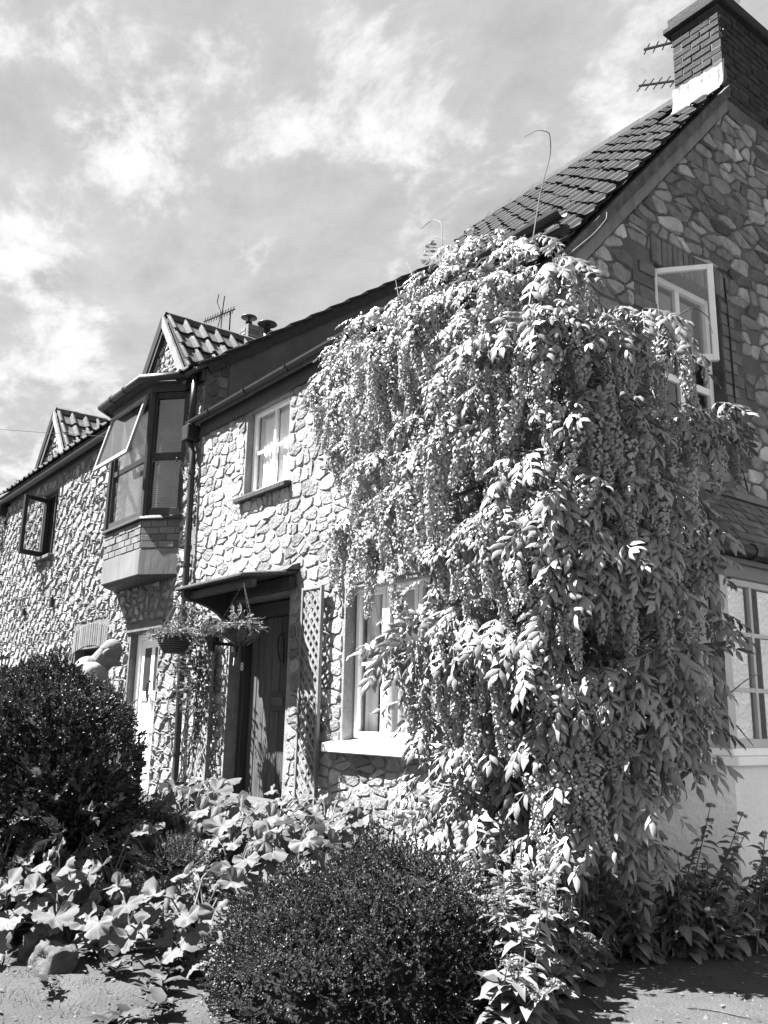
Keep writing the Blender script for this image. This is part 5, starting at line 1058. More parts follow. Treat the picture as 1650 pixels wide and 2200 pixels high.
# the larger lighter leaves mixed into the skirt of the tall bush
SPL = [sprig(9, .17, .055, .028, 640+i) for i in range(4)]
m_rose = MAT('rose_leaf', 0.047, .2, 6, .45, 0, tone=True, spec=.5, trans=.2)
shrub('rose_bush', (-2.25, -2.62, .75), (.40, .30, .42), 260, 'leafy rose sucker at the foot of the tall dark bush', 'shrub', 13, 1.0, mat=m_rose, spr=SPL, lump=.25)
shrub('rose_bush', (-2.95, -3.15, 1.45), (.22, .16, .42), 90, 'loose pale-leaved rose shoot at the left edge of the photo', 'shrub', 14, 1.0, tone=1.6, mat=m_rose, spr=SPL, lump=.25)

# ================================================================== MALLOW-LEAVED PLANTS
def lobed(rad, seed):
    """a broad lobed leaf in the local XY plane, stalk end at the origin, tip along +X"""
    r = np.random.default_rng(seed); n = 36; V = [(0, 0, 0)]; F = []
    ph = r.uniform(0, 6); dr = r.uniform(-.34, .10)
    for ring_ in (.5, 1.0):
        for i in range(n):
            a = -2.75+5.5*i/(n-1); lob = .58+.42*abs(math.cos(a*1.63))**.8+.05*math.cos(a*17+ph)+.03*r.normal()
            rr_ = rad*lob*ring_*(1.0 if abs(a) < 2.3 else .85); z = rad*(.20*abs(math.cos(a*1.63))*ring_+.05*(i % 2)*ring_+dr*ring_**2+.20*math.sin(a*2+ph)*ring_+.09*ring_*math.sin(a*7+ph)+.04*ring_*r.normal())
            V.append((rr_*math.cos(a)+rad*.1, rr_*math.sin(a), z))
    for i in range(n-1): F += [(0, 1+i, 2+i), (1+i, 1+n+i, 2+n+i), (1+i, 2+n+i, 2+i)]
    return np.array(V, float), np.array(F)
LOB = [lobed(1.0, 700+i) for i in range(7)]
lob_me = [npmesh('leaf', V, F) for V, F in LOB]
for me in lob_me: me.materials.append(m_holly)
nleaf = 0
def mallow(x, y, h, n, rad, label, seed, spread=.28):
    r = np.random.default_rng(seed); z0 = gz(x, y); t = thing('mallow', (x, y, z0), label, 'plant', 'big-leaved mallows in the front bed'); off = Vector((x, y, z0))
    for k in range(n):
        f = (k+.5)/n; a = k*2.4+.6*r.normal(); hh = h*(.15+1.0*f)*(1+.12*r.normal()); s = spread*(1.15-.55*f)*(1+.25*r.normal())
        p = np.array([x+s*math.cos(a), y+s*math.sin(a), z0+hh]); size = rad*(1.15-.45*f)*(1+.18*r.normal())
        d = np.array([math.cos(a), math.sin(a), -.35+.25*r.normal()-.35*(1-f)]); upv = np.array([.25*math.cos(a)+.15, .25*math.sin(a)-.75, 1.0])+.3*r.normal(size=3)
        M = frame(p, d, upv, size); o = bpy.data.objects.new('leaf', lob_me[r.integers(len(lob_me))]); COL.objects.link(o); o.parent = t; Mm = Matrix(M.tolist()); Mm.translation -= off; o.matrix_local = Mm
        q = (x+.03*r.normal(), y+.03*r.normal(), z0+hh*.35); MB().tube([(x+.02*r.normal(), y+.02*r.normal(), z0), q, (p[0]*.6+q[0]*.4, p[1]*.6+q[1]*.4, p[2]-.03), tuple(p)], [.008, .007, .005, .004], 5).build('stalk', m_shoot, t)
    return t
mallow(-1.95, -2.72, 0.38, 26, .115, 'mallow with upright leaves behind the bigger edging rock', 1)
mallow(-1.62, -2.74, 0.38, 23, .115, 'mallow just right of the edging rocks', 2)
mallow(-2.25, -3.02, 0.56, 23, .125, 'mallow at the left edge below the rose shoot', 3)
mallow(-1.95, -3.00, 0.32, 17, .105, 'low mallow in front of the left-edge clump', 4)
mallow(-1.00, -2.20, 0.4, 23, .110, 'mallow standing alone between the hose and the low dark bush', 5)
mallow(-1.20, -1.95, 0.3, 17, .10, 'small mallow behind the lone one by the hose', 6)
mallow(-1.85, -1.55, 0.4, 27, .125, 'tall mallow below the front door step', 7)
mallow(-1.55, -1.20, 0.44, 27, .125, 'broad mallow between the door step and the low dark bush', 8)
mallow(-2.35, -1.72, 0.46, 23, .125, 'mallow left of the doorway in front of the black box', 9)
mallow(-1.25, -1.42, 0.42, 20, .115, 'mallow leaning against the low dark bush', 10)
mallow(-3.05, -1.15, 0.36, 21, .12, 'mallow rising in front of the climber on the trellis', 12)
mallow(-2.00, -2.05, 0.34, 22, .110, 'mallow filling the middle of the bed below the stone steps', 13)
mallow(-1.45, -1.75, 0.4, 22, .115, 'mallow between the feathery plant and the low dark bush', 14)
mallow(-2.10, -1.30, 0.32, 22, .120, 'mallow right in front of the doorstep tiles', 15)
mallow(-2.75, -1.45, 0.4, 20, .115, 'mallow hiding the foot of the black box', 16)
mallow(-1.28, -2.50, 0.28, 18, .100, 'low mallow arching over the hose end', 17)
mallow(-2.55, -2.75, 0.42, 20, .115, 'mallow at the left edge in front of the tall dark bush', 18)
mallow(-2.42, -.38, .24, 18, .080, 'small mallow at the foot of the wall right of the doorstep', 19)
mallow(-2.85, -.55, .26, 16, .085, 'small mallow at the foot of the narrow bare trellis', 20)
mallow(-1.85, -2.40, .40, 22, .105, 'mallow crowded in the centre of the left-hand clump', 21)
mallow(-2.60, -2.20, .40, 20, .110, 'mallow under the right skirt of the tall dark bush', 22)
# feathery low plant between the mallows
FEA = [sprig(14, .12, .022, .008, 660+i) for i in range(4)]
m_fea = MAT('feathery_leaf', 0.066, .2, 6, .6, 0, tone=True, trans=.2)
shrub('feathery_plant', (-1.55, -2.10, .52), (.22, .18, .18), 260, 'fine feathery plant in the middle of the mallow bed', 'plant', 21, 1.0, mat=m_fea, spr=FEA, lump=.2)
shrub('feathery_plant', (-2.45, -1.95, .66), (.16, .14, .18), 120, 'spiky tuft beside the stone steps', 'plant', 22, 1.1, tone=.7, mat=m_fea, spr=FEA, lump=.2)

# ================================================================== VALERIAN
def vleaf(l, w):
    V = [(0, 0, 0)]; F = []
    for t, k in ((.3, 1.0), (.65, .72)): V += [(l*t, w/2*k, .12*w-.12*l*t*t), (l*t, 0, -.12*l*t*t), (l*t, -w/2*k, .12*w-.12*l*t*t)]
    V.append((l, 0, -.25*l)); F = [(0, 1, 2), (0, 2, 3), (1, 4, 5), (1, 5, 2), (2, 5, 6), (2, 6, 3), (4, 7, 5), (5, 7, 6)]
    return np.array(V, float), np.array(F)
def head(seed, n=110, r0=.03):
    r = np.random.default_rng(seed); V = []; F = []
    for k in range(n):
        lobe = np.array([(0, 0, .2), (.6, .2, 0), (-.5, .4, 0), (0, -.6, -.1)][k % 4])*r0; d = r.normal(size=3); d /= np.linalg.norm(d); d[2] = abs(d[2])*.8; c = lobe+d*r0*.75*r.random()**.3; s = .0048
        u = np.cross(d, r.normal(size=3)); u /= np.linalg.norm(u); w = np.cross(d, u); b = len(V); V += [c+u*s, c+w*s, c-u*s, c-w*s]; F += [(b, b+1, b+2), (b, b+2, b+3)]
    return np.array(V, float), np.array(F)
VL = [vleaf(.120, .056), vleaf(.095, .044)]; HD = [head(800+i) for i in range(3)]
vl_me = [npmesh('leaf', V, F) for V, F in VL]; hd_me = [npmesh('flower_head', V, F) for V, F in HD]
for me in vl_me: me.materials.append(m_val)
for me in hd_me: me.materials.append(m_valf)
def valerian(x, y, stems, label, seed, dense=1.0, group='valerian self-sown along the foot of the walls'):
    """stems: list of (dx, dy, height, head size)"""
    r = np.random.default_rng(seed); z0 = gz(x, y); t = thing('valerian', (x, y, z0), label, 'plant', group); off = Vector((x, y, z0)); ms, ix, tn = [], [], []
    for (dx, dy, h, hs) in stems:
        p0 = np.array([x+.04*r.normal(), y+.04*r.normal(), z0]); p1 = np.array([x+dx, y+dy, z0+h]); mid = (p0*.6+p1*.4)+np.array([0, 0, .06*h]); pts = [p0, (p0+mid)/2+.006*r.normal(size=3), mid, (mid+p1)/2, p1]
        MB().tube(pts, [.006, .0055, .005, .004, .003], 5).build('stem', m_shoot if dense > .6 else m_val, t) if False else MB().tube(pts, [.006, .0055, .005, .004, .003], 5).build('stem', m_shoot, t)
        nn = max(5, int(h/.042))
        for k in range(nn):
            f = .12+.78*k/nn; q = p0+(p1-p0)*f+np.array([0, 0, .1*h*f*(1-f)]); a = k*1.57+.3*r.normal(); size = (1.3-.6*f)*dense
            for sg in (0, math.pi):
                d = np.array([math.cos(a+sg), math.sin(a+sg), .0+.35*r.normal()]); ms.append(frame(q, d, (0, -.2, 1), size*r.uniform(.8, 1.25))); ix.append(r.integers(2)); tn.append(1+.25*r.normal())
        if hs > 0:
            for (fx, sc) in ((0, 1.0), (.12, .7), (.2, .55)):
                o = bpy.data.objects.new('flower_head', hd_me[r.integers(3)]); COL.objects.link(o); o.parent = t; q = p1-(p1-p0)*fx*.5+.018*r.normal(size=3)*(fx > 0); o.location = Vector(q)-off; o.scale = (hs*sc,)*3; o.rotation_euler = (.3*r.normal(), .3*r.normal(), r.uniform(0, 6))
    near = np.argsort([-m[0, 0]**2-m[1, 0]**2 for m in ms]) if False else range(len(ms))
    for c, i in enumerate(near):
        if c < 14:
            o = bpy.data.objects.new('leaf', vl_me[ix[i]]); COL.objects.link(o); o.parent = t; Mm = Matrix(ms[i].tolist()); Mm.translation -= off; o.matrix_local = Mm
    if len(ms) > 14:
        V, F, T = merge(VL, ms[14:], ix[14:], np.clip(tn[14:], .4, 1.8)); link('foliage', npmesh('foliage', V, F, T), m_val, t, 'stuff')
    return t
def fan(n, h, spread, seed, hs=(.6, 1.1), lean=(0, 0)):
    r = np.random.default_rng(seed); return [(lean[0]+spread*r.normal(), lean[1]+spread*r.normal(), h*r.uniform(.45, 1.05), r.uniform(*hs) if r.random() < .6 else 0) for _ in range(int(n*1.7))]
valerian(.46, .20, [(.13, .26, .86, 1.1), (.10, .15, .66, .8), (.02, .05, .6, 0), (-.08, .1, .5, 0), (.1, -.08, .45, 0)], 'valerian with one long dark-headed stem leaning across the white bay wall', 1)
valerian(.52, .36, [(.17, .28, .80, 1.0), (.15, .34, .68, .9), (.14, .22, .60, .8), (0, 0, .5, 0), (.1, .05, .4, 0), (-.05, -.1, .45, 0)], 'valerian with paired heads below the long leaning stem', 2)
valerian(.66, .72, [(.06, .12, .66, 1.1), (.02, .16, .54, .9), (.1, .02, .46, .9), (0, .1, .4, .7), (-.1, 0, .4, 0)], 'valerian against the sunlit part of the bay wall', 3)
valerian(.66, 1.0, fan(8, .55, .12, 3), 'valerian at the right edge of the photo under the bay', 4)
valerian(.46, .28, fan(7, .46, .12, 4, (.9, 1.3)), 'pale-headed valerian in front of the bay corner', 5)
valerian(.36, .02, fan(6, .50, .10, 5, (.9, 1.3)), 'valerian with a bright head right of the barley grass', 6)
valerian(.60, .42, fan(7, .34, .14, 6, (.8, 1.2)), 'low spreading valerian on the edge of the lane', 7)
valerian(.44, .52, fan(10, .50, .16, 7), 'dark leafy valerian below the bay sill', 8)
valerian(-.05, -.42, fan(9, .62, .12, 8, (.6, 1.0)), 'tall valerian in front of the wisteria stems', 9)
valerian(.22, -.92, fan(9, .74, .11, 9, (.6, 1.0)), 'upright valerian behind the low dark bush on its right', 10)
valerian(.50, -1.12, fan(9, .64, .10, 10, (.6, 1.0)), 'pale-leaved valerian on the right flank of the low dark bush', 11, 1.15)
valerian(.68, -1.36, fan(9, .55, .11, 11, (.8, 1.3)), 'valerian with crowded buds at the bottom edge of the photo', 12, 1.15)
valerian(.42, -.80, fan(9, .58, .11, 12, (.6, 1.0)), 'short valerian between the grass and the low dark bush', 13)
valerian(-.45, -.55, fan(6, .60, .10, 13, (.7, 1.0)), 'valerian with dark heads showing above the low bush before the wall', 14)
valerian(.86, -1.58, fan(8, .36, .10, 14, (.9, 1.4)), 'lowest valerian right at the bottom of the photo', 15, 1.15)
valerian(-.95, -.62, [(-.1, .0, .82, .9), (.08, .05, .80, .9), (.02, -.1, .5, 0), (-.05, .1, .45, 0)], 'two-headed valerian in front of the sunlit stones under the window', 16, .9)

valerian(.16, -.16, fan(8, .46, .12, 16), 'dark valerian under the lowest wisteria clusters at the corner of the house', 17)
valerian(-.35, -.40, fan(7, .50, .12, 17), 'valerian tucked behind the low dark bush beside the bare wisteria stems', 18)
valerian(.34, -.50, fan(7, .30, .12, 18, (.8, 1.2)), 'short valerian in front of the barley grass', 19)
# ================================================================== GRASSES AND SMALL GROWTH
def grass_clump(x, y, n, h, label, seed, ears=0):
    r = np.random.default_rng(seed); z0 = gz(x, y); t = thing('grass_clump', (x, y, z0), label, 'grass'); V, F = [], []
    for k in range(n):
        a = r.uniform(0, 6.28); b0 = np.array([x+.06*r.normal(), y+.06*r.normal(), z0]); hh = h*r.uniform(.5, 1.05); ln = .25*hh*r.random(); d = np.array([math.cos(a), math.sin(a), 0]); s = np.array([-d[1], d[0], 0])*.0035; b = len(V)
        for f in (0, .5, 1.0): q = b0+d*ln*f*f+np.array([0, 0, hh*f*(1-.12*f)]); w = s*(1-f*.9); V += [q-w, q+w]
        F += [(b, b+1, b+3), (b, b+3, b+2), (b+2, b+3, b+5), (b+2, b+5, b+4)]
    link('blades', npmesh('blades', V, F, np.random.default_rng(seed).uniform(.6, 1.3, len(V))), m_grass, t, 'stuff')
    for k in range(ears):
        p1 = np.array([x+.05*r.normal(), y+.05*r.normal(), z0+h*r.uniform(.85, 1.25)]); pts = wig((x, y, z0), p1, 5, .008, seed*7+k); MB().tube(pts, .0045, 4).build('stalk', m_shoot, t)
        mb = MB(); d = np.array([.35+.2*r.normal(), .15*r.normal(), .8])
        for j in range(22):
            e = d/np.linalg.norm(d)+.22*r.normal(size=3); q = p1+d*.07*r.random(); w = np.cross(e, (0, 1, .2)); w = w/np.linalg.norm(w)*.0026; mb.add([q-w, q+w, q+e*.07], [(0, 1, 2)])
        mb.build('ear', m_shoot, t)
    return t
grass_clump(.24, -.36, 70, .62, 'wild barley with bristly ears in front of the wisteria stems', 1, 5)
grass_clump(-1.45, -.45, 26, .60, 'thin bleached grass stalks below the right trellis', 2, 2)
grass_clump(.30, -.45, 50, .14, 'short bleached turf at the foot of the barley', 3)
def leafy_tuft(name, x, y, n, l, label, seed, mat=None, tone=1.0):
    r = np.random.default_rng(seed); z0 = gz(x, y); ms = []
    for k in range(n):
        a = k*2.4; ms.append(frame((x+.03*r.normal(), y+.03*r.normal(), z0+.01+.05*r.random()), (math.cos(a), math.sin(a), .35+.35*r.random()), (0, 0, 1), l/.085*r.uniform(.6, 1.2)))
    V, F, T = merge(VL, ms, r.integers(0, 2, n), tone*(1+.3*r.normal(size=n))); o = link(name, npmesh(name, V, F, T), mat or m_grass); return tag(o, label, 'weed', 'small weeds on the trodden earth')
for i, (x, y, l, lab) in enumerate(((-.62, -2.62, .10, 'weed rosette left of the low dark bush, nearest its foot'), (-.95, -2.70, .09, 'leafy weed right of the edging rocks'), (-1.22, -2.72, .07, 'small weed in the shade line beside the bigger rock'), (-.35, -2.72, .10, 'weed with drooping leaves at the lower left foot of the low bush'), (-.78, -2.45, .08, 'dark weed patch below the lone mallow'), (-.25, -2.95, .11, 'coarse weed tuft at the bottom edge left of the low bush'), (-.9, -3.05, .06, 'scrap of green on the bare earth at the lower left'))):
    leafy_tuft('weed', x, y, 22, l, lab, 900+i)
# fallen leaves, chips and grit
r = np.random.default_rng(60); V, F, T = [], [], []
for k in range(1500):
    x, y = r.uniform(-2.4, 1.7), r.uniform(-3.7, .7)
    if x > -.3 and r.random() < .35: continue
    z = gz(x, y)+.012; s = r.uniform(.004, .02)*(1.5 if r.random() < .12 else 1); a = r.uniform(0, 6.28); b = len(V); c, sn = math.cos(a)*s, math.sin(a)*s
    V += [(x+c, y+sn, z), (x-sn*.5, y+c*.5, z+s*.3*r.random()), (x-c, y-sn, z+.2*s*r.random()), (x+sn*.5, y-c*.5, z)]; F += [(b, b+1, b+2), (b, b+2, b+3)]; T += [r.uniform(.25, 1.6)]*4
o = link('leaf_litter', npmesh('leaf_litter', V, F, T), m_litter, None, 'stuff'); tag(o, 'fallen petals, chips and dry bits scattered on the earth', 'litter')
V, F, T = [], [], []
for k in range(2600):                               # short sparse turf on the left
    x, y = r.uniform(-2.2, .3), r.uniform(-3.8, -2.2)
    if mn.noise(Vector((x*2.5, y*2.5, 1))) < -.02: continue
    z = gz(x, y)-.005; a = r.uniform(0, 6.28); h = r.uniform(.012, .045); b = len(V); d = np.array([math.cos(a), math.sin(a), 0])
    V += [np.array([x, y, z])-.002*d[[1, 0, 2]], np.array([x, y, z])+.002*d[[1, 0, 2]], np.array([x, y, z+h])+d*h*.7]; F.append((b, b+1, b+2)); T += [r.uniform(.5, 1.3)]*3
o = link('turf', npmesh('turf', V, F, T), m_grass, None, 'stuff'); tag(o, 'thin worn turf on the earth at the lower left', 'grass')
V, F, T = [], [], []
for k in range(5200):                               # grit and pebbles
    x, y = r.uniform(-2.4, 2.0), r.uniform(-3.8, .9)
    if mn.noise(Vector((x*1.7, y*1.7, 4))) < -.25: continue
    z = gz(x, y); s_ = r.uniform(.003, .010)*(2.0 if r.random() < .03 else 1); b = len(V)
    for j in range(4): a = j*1.57+r.normal()*.3; V.append((x+s_*math.cos(a), y+s_*math.sin(a), z-.003))
    V.append((x+.3*s_*r.normal(), y+.3*s_*r.normal(), z+s_*r.uniform(.5, 1.0))); F += [(b+j, b+(j+1) % 4, b+4) for j in range(4)]; T += [r.uniform(.25, 1.1)]*5
o = link('gravel', npmesh('gravel', V, F, T), m_litter, None, 'stuff'); tag(o, 'grit and small stones trodden into the earth and lane', 'gravel')
for i, (p, q, lab) in enumerate((((1.05, -.55, 0), (1.32, -.42, 0), 'straight dry twig lying on the sunlit lane'), ((.55, -.78, 0), (.86, -.92, 0), 'pale bent stalk fallen on the lane in front of the barley'))):
    pts = [np.array([p[0]+(q[0]-p[0])*t_, p[1]+(q[1]-p[1])*t_+.02*math.sin(t_*5), 0]) for t_ in np.linspace(0, 1, 7)]
    for a in pts: a[2] = gz(a[0], a[1])+.008
    tag(MB().tube(pts, .004, 5).build('twig', m_bark if i == 0 else m_shoot), lab, 'twig')
# edging rocks
def rock(c, rad, label, seed):
    bm = bmesh.new(); bmesh.ops.create_icosphere(bm, subdivisions=4, radius=1.0)
    for v in bm.verts:
        d = v.co.normalized(); k = 1+.5*mn.noise(d*1.1+Vector((seed, 0, 0)))+.22*mn.noise(d*2.6+Vector((seed, 2, 0)))+.07*mn.noise(d*7+Vector((seed, 4, 0)))
        q = d*k; q = Vector([max(-.72, min(.78, a)) for a in q]); v.co = Vector((c[0]+q.x*rad[0], c[1]+q.y*rad[1], c[2]+q.z*rad[2]))
    me = bpy.data.meshes.new('rock'); bm.to_mesh(me); bm.free(); me.polygons.foreach_set('use_smooth', [True]*len(me.polygons)); return tag(link('rock', me, m_rock), label, 'rock', 'rocks edging the front bed')
rock((-1.30, -2.93, .22), (.21, .13, .13), 'bigger pale edging rock under the mallow leaves', 1)
rock((-1.52, -2.97, .26), (.09, .08, .09), 'smaller rounded rock left of the bigger edging rock', 2)
rock((-1.85, -2.20, .46), (.15, .10, .07), 'flat pale stone half hidden behind the mallow clump', 3)
# garden hose
hs = MB(); pts = [(-1.20, -2.32, .50), (-1.12, -2.36, .34), (-1.02, -2.36, .26), (-.90, -2.30, .24), (-.70, -2.32, .23), (-.5, -2.36, .22)]
P_ = [np.array(pts[i])*(1-k/4)+np.array(pts[i+1])*k/4 for i in range(len(pts)-1) for k in range(4)]; hs.tube(P_, .017, 8); tag(hs.build('hose', m_wicker, None, smooth=True), 'ribbed hose end curving out from under the mallows', 'hose')
# stone steps and black box by the white door
for i, (a, b, lab) in enumerate((((-7.7, -.62, .30), (-6.35, -.05, .47), 'upper stone step below the white door'), ((-6.9, -1.05, .2), (-5.5, -.63, .34), 'lower flagstone step running out past the dark bush'))):
    tag(bx('stone_step', a, b, m_step, None, .02), lab, 'step')
tag(bx('white_door_sill', (-8.02, -.20, .471), (-6.98, .14, .55), m_white, None, .012), 'white moulded sill in front of the white door', 'sill')
t = thing('black_box', (-5.1, -.5, .5), 'open black box standing at the wall left of the front door', 'box')
mb = MB(); mb.box((-5.28, -.62, .45), (-4.98, -.60, .84)); mb.box((-5.28, -.34, .45), (-4.98, -.32, .84)); mb.box((-5.28, -.60, .45), (-5.26, -.34, .84)); mb.box((-5.0, -.60, .45), (-4.98, -.34, .84)); mb.box((-5.26, -.60, .45), (-5.0, -.34, .47)); mb.build('body', m_black, t)
# half-round ridge tile laid as a doorstep
t = thing('doorstep', (-4.2, -.2, .6), 'half-round clay tiles laid along the foot of the plank door', 'doorstep')
for (x0, x1) in ((-5.0, -4.42), (-4.41, -3.56)):
    mb = MB(); n = 14; V = []; F = []
    for x in (x0, x1):
        for rr_ in (.115, .098):
            for j in range(n+1): a = -.5+(math.pi+1.0)*j/n; V.append((x, -.19-rr_*math.cos(a), .665+rr_*math.sin(a)))
    m = n+1
    for j in range(n): F += [(j, j+1, 2*m+j+1, 2*m+j), (m+j+1, m+j, 3*m+j, 3*m+j+1)]
    for e in (0, 2*m): F += [(e+j, e+j+1, e+m+j+1, e+m+j) for j in range(n)]
    fixn(mb.add(V, F).build('half_round_tile', m_rock, t))
bx('bedding', (-5.02, -.30, .42), (-3.6, -.0, .60), m_step, t, .02); bx('sill_board', (-5.0, -.06, .60), (-3.82, .2, .70), m_darkwood, t, .01)
# little picket gate in the shade right of the tall bush
t = thing('picket_gate', (-4.9, -1.1, .5), 'weathered dark picket gate in the shade right of the tall bush', 'gate')
for i in range(3): x = -5.05+i*.17; MB().box((x, -1.12, .45), (x+.05, -1.09, 1.25)).build('picket', m_darkwood, t)
for z in (.62, 1.05): bx('rail', (-5.1, -1.089, z), (-4.62, -1.06, z+.05), m_darkwood, t)
MB().tube([(-4.66, -1.0, .5), (-4.62, -.95, .72), (-4.5, -.86, .60), (-4.42, -.8, .5)], .02, 6).build('brace', m_darkwood, t)

# ================================================================== THINGS ON THE FRONT WALL
def trellis(x0, x1, z0, z1, y, label, seed):
    t = thing('trellis', ((x0+x1)/2, y, z0), label, 'trellis', 'trellis panels flanking the front door'); w = .03
    for nm, a, b in (('upright', (x0, y-.035, z0), (x0+w, y, z1)), ('upright', (x1-w, y-.035, z0), (x1, y, z1)), ('crosspiece', (x0+w, y-.035, z0), (x1-w, y, z0+w)), ('crosspiece', (x0+w, y-.035, z1-w), (x1-w, y, z1))): bx(nm, a, b, m_greywood, t, .003)
    W_ = x1-x0-2*w; s = .098; k = -int(W_/s)-1
    for dr_ in (1, -1):
        z = z0-W_*1.15
        while z < z1:
            pts = [(x0+w, z), (x1-w, z+W_*1.15)] if dr_ > 0 else [(x1-w, z), (x0+w, z+W_*1.15)]
            (xa, za), (xb, zb) = pts
            lo, hi = z0+w, z1-w; f0 = max(0, (lo-za)/(zb-za)); f1 = min(1, (hi-za)/(zb-za))
            if f1-f0 > .1:
                p = (xa+(xb-xa)*f0, za+(zb-za)*f0); q = (xa+(xb-xa)*f1, za+(zb-za)*f1); yy = y-.009 if dr_ > 0 else y-.020
                MB().bar((p[0], yy, p[1]), (q[0], yy, q[1]), .027, .010, (0, 1, 0)).build('slat', m_greywood, t)
            z += s*1.15
    for z in (z0+.3, z1-.3): bx('batten', ((x0+x1)/2-.02, y+.001, z), ((x0+x1)/2+.02, -.03, z+.03), m_greywood, t)
    return t
trellis(-3.42, -3.06, .77, 2.78, -.07, 'narrow bare trellis panel between the plank door and the lower window', 1)
trellis(-5.62, -5.26, .84, 2.60, -.07, 'trellis panel overgrown by a climber left of the plank door', 2)
# climber on the left trellis
CL = [sprig(7, .16, .06, .032, 680+i) for i in range(5)]
m_clm = MAT('climber_leaf', 0.080, .2, 8, .5, 0, tone=True, spec=.4, trans=.25)
t = thing('climbing_plant', (-5.8, -.12, .55), 'straggly climber on the left trellis and drainpipe', 'climber'); r = np.random.default_rng(90); ms = []
for k in range(210):
    z = r.uniform(1.25, 2.75); 
    if z < 1.7 and r.random() < .6: continue
    x = -5.50+.13*r.normal()-(z-1.6)*.05; y = -.13-.10*r.random()-(.12*r.random() if z > 2.2 else 0); ms.append(frame((x, y, z), (r.normal(), -.5+.5*r.normal(), .2+.6*r.normal()), (0, -.5, 1), r.uniform(.6, 1.15)))
V, F, T = merge(CL, ms, r.integers(0, 5, len(ms)), np.clip(1+.3*r.normal(size=len(ms)), .5, 1.7)); link('foliage', npmesh('foliage', V, F, T), m_clm, t, 'stuff')
for k in range(9): MB().tube(wig((-5.85+.08*r.normal(), -.14, .55), (-5.6+.12*r.normal(), -.13, 1.5+.8*r.random()), 8, .025, 950+k), .006, 5).build('stem', m_bark, t)
# hanging baskets
t = thing('hanging_basket', (-5.08, -.645, 2.22), 'wicker hanging basket with trailing flowers left of the globe lamp', 'basket', 'hanging baskets under the canopy')
bc = Vector((-5.10, -.645, 2.37)); mb = MB()
for k in range(9):
    f = k/8; rr_ = .115+.075*math.sin(f*1.45); mb.tube([(bc.x+rr_*math.cos(a), bc.y+rr_*math.sin(a), bc.z-.17+.19*f) for a in [2*math.pi*j/18 for j in range(19)]], .011, 5, False)
mb.lathe([(.001, bc.z-.175), (.115, bc.z-.17), (.175, bc.z)], (bc.x, bc.y, 0), 16); mb.build('wicker_bowl', m_wicker, t, smooth=True)
for k in range(3): a = k*2.09+.4; MB().tube([(bc.x+.18*math.cos(a), bc.y+.18*math.sin(a), bc.z), (bc.x+.01, bc.y, 2.78)], .004, 4).build('chain', m_steel, t)
TR = [sprig(12, .11, .024, .014, 690+i) for i in range(4)]
def bloom(c, rad, n, parent, mat, seed, s=1.0):
    r = np.random.default_rng(seed); ms = []
    for k in range(n):
        a = r.uniform(0, 6.28); q = r.random()**.5*rad; d = np.array([math.cos(a), math.sin(a), .9-1.5*q/rad+.4*r.normal()]); ms.append(frame((c[0]+q*math.cos(a), c[1]+q*math.sin(a), c[2]+.05*(1-q/rad)+.02*r.normal()), d, r.normal(size=3), s*r.uniform(.7, 1.3)))
    V, F, T = merge(TR, ms, r.integers(0, 4, n), np.clip(1+.35*r.normal(size=n), .4, 1.9)); return link('trailing_flowers', npmesh('trailing_flowers', V, F, T), mat, parent, 'stuff')
m_bloom = MAT('bloom', 0.159, .3, 9, .6, 0, tone=True, trans=.25)
bloom(bc+Vector((0, 0, .03)), .21, 170, t, m_bloom, 1, .9)
t = thing('hanging_basket', (-3.60, -.645, 2.2), 'black iron scrollwork basket with coir liner hanging in front of the plank door', 'basket', 'hanging baskets under the canopy')
bc = Vector((-3.62, -.645, 2.39)); RB = .20
MB().lathe([(.001, bc.z-.175), (.06, bc.z-.17), (.13, bc.z-.13), (.175, bc.z-.06), (.185, bc.z), (.15, bc.z-.01), (.001, bc.z-.03)], (bc.x, bc.y, 0), 20).build('coir_liner', m_coir, t, smooth=True)
mb = MB(); mb.tube([(bc.x+RB*math.cos(a), bc.y+RB*math.sin(a), bc.z) for a in [2*math.pi*j/28 for j in range(29)]], .006, 5, False)
for k in range(10):
    a = 2*math.pi*k/10; mb.tube([(bc.x+rr_*math.cos(a), bc.y+rr_*math.sin(a), bc.z+h) for rr_, h in ((.2, 0), (.19, -.06), (.15, -.13), (.075, -.185), (.0, -.195))], .005, 4, False)
for k in range(5):
    a0 = 2*math.pi*k/5+.3; pts = []
    for j in range(22):
        f = j/21; rr2 = .055*(1-f*.75); b = f*9.5; a = a0+rr2*math.cos(b)/.18; h = -.085+rr2*math.sin(b); rw = .195 if h > -.09 else .195-(-.09-h)*.6; pts.append((bc.x+rw*math.cos(a), bc.y+rw*math.sin(a), bc.z+h))
    mb.tube(pts, .005, 4, False)
mb.tube([(bc.x, bc.y, bc.z-.19), (bc.x+.0, bc.y, bc.z-.27), (bc.x-.06, bc.y, bc.z-.36), (bc.x-.14, bc.y+.02, bc.z-.38), (bc.x-.19, bc.y+.05, bc.z-.30), (bc.x-.19, bc.y+.05, bc.z-.2)], .004, 4); mb.build('scrollwork', m_black, t)
for k in range(3):
    a = k*2.09+.1; q0 = Vector((bc.x+RB*math.cos(a), bc.y+RB*math.sin(a), bc.z)); q1 = Vector((bc.x+.01, bc.y, 2.80)); cn = MB()
    for j in range(20): u = q0.lerp(q1, j/20); v = q0.lerp(q1, (j+.8)/20); cn.bar(u, v, .011 if j % 2 else .005, .005 if j % 2 else .011)
    cn.build('chain', m_steel, t)
bloom(bc+Vector((0, 0, .0)), .20, 90, t, m_bloom, 2, .8)
pf = MB(); rr = np.random.default_rng(8)
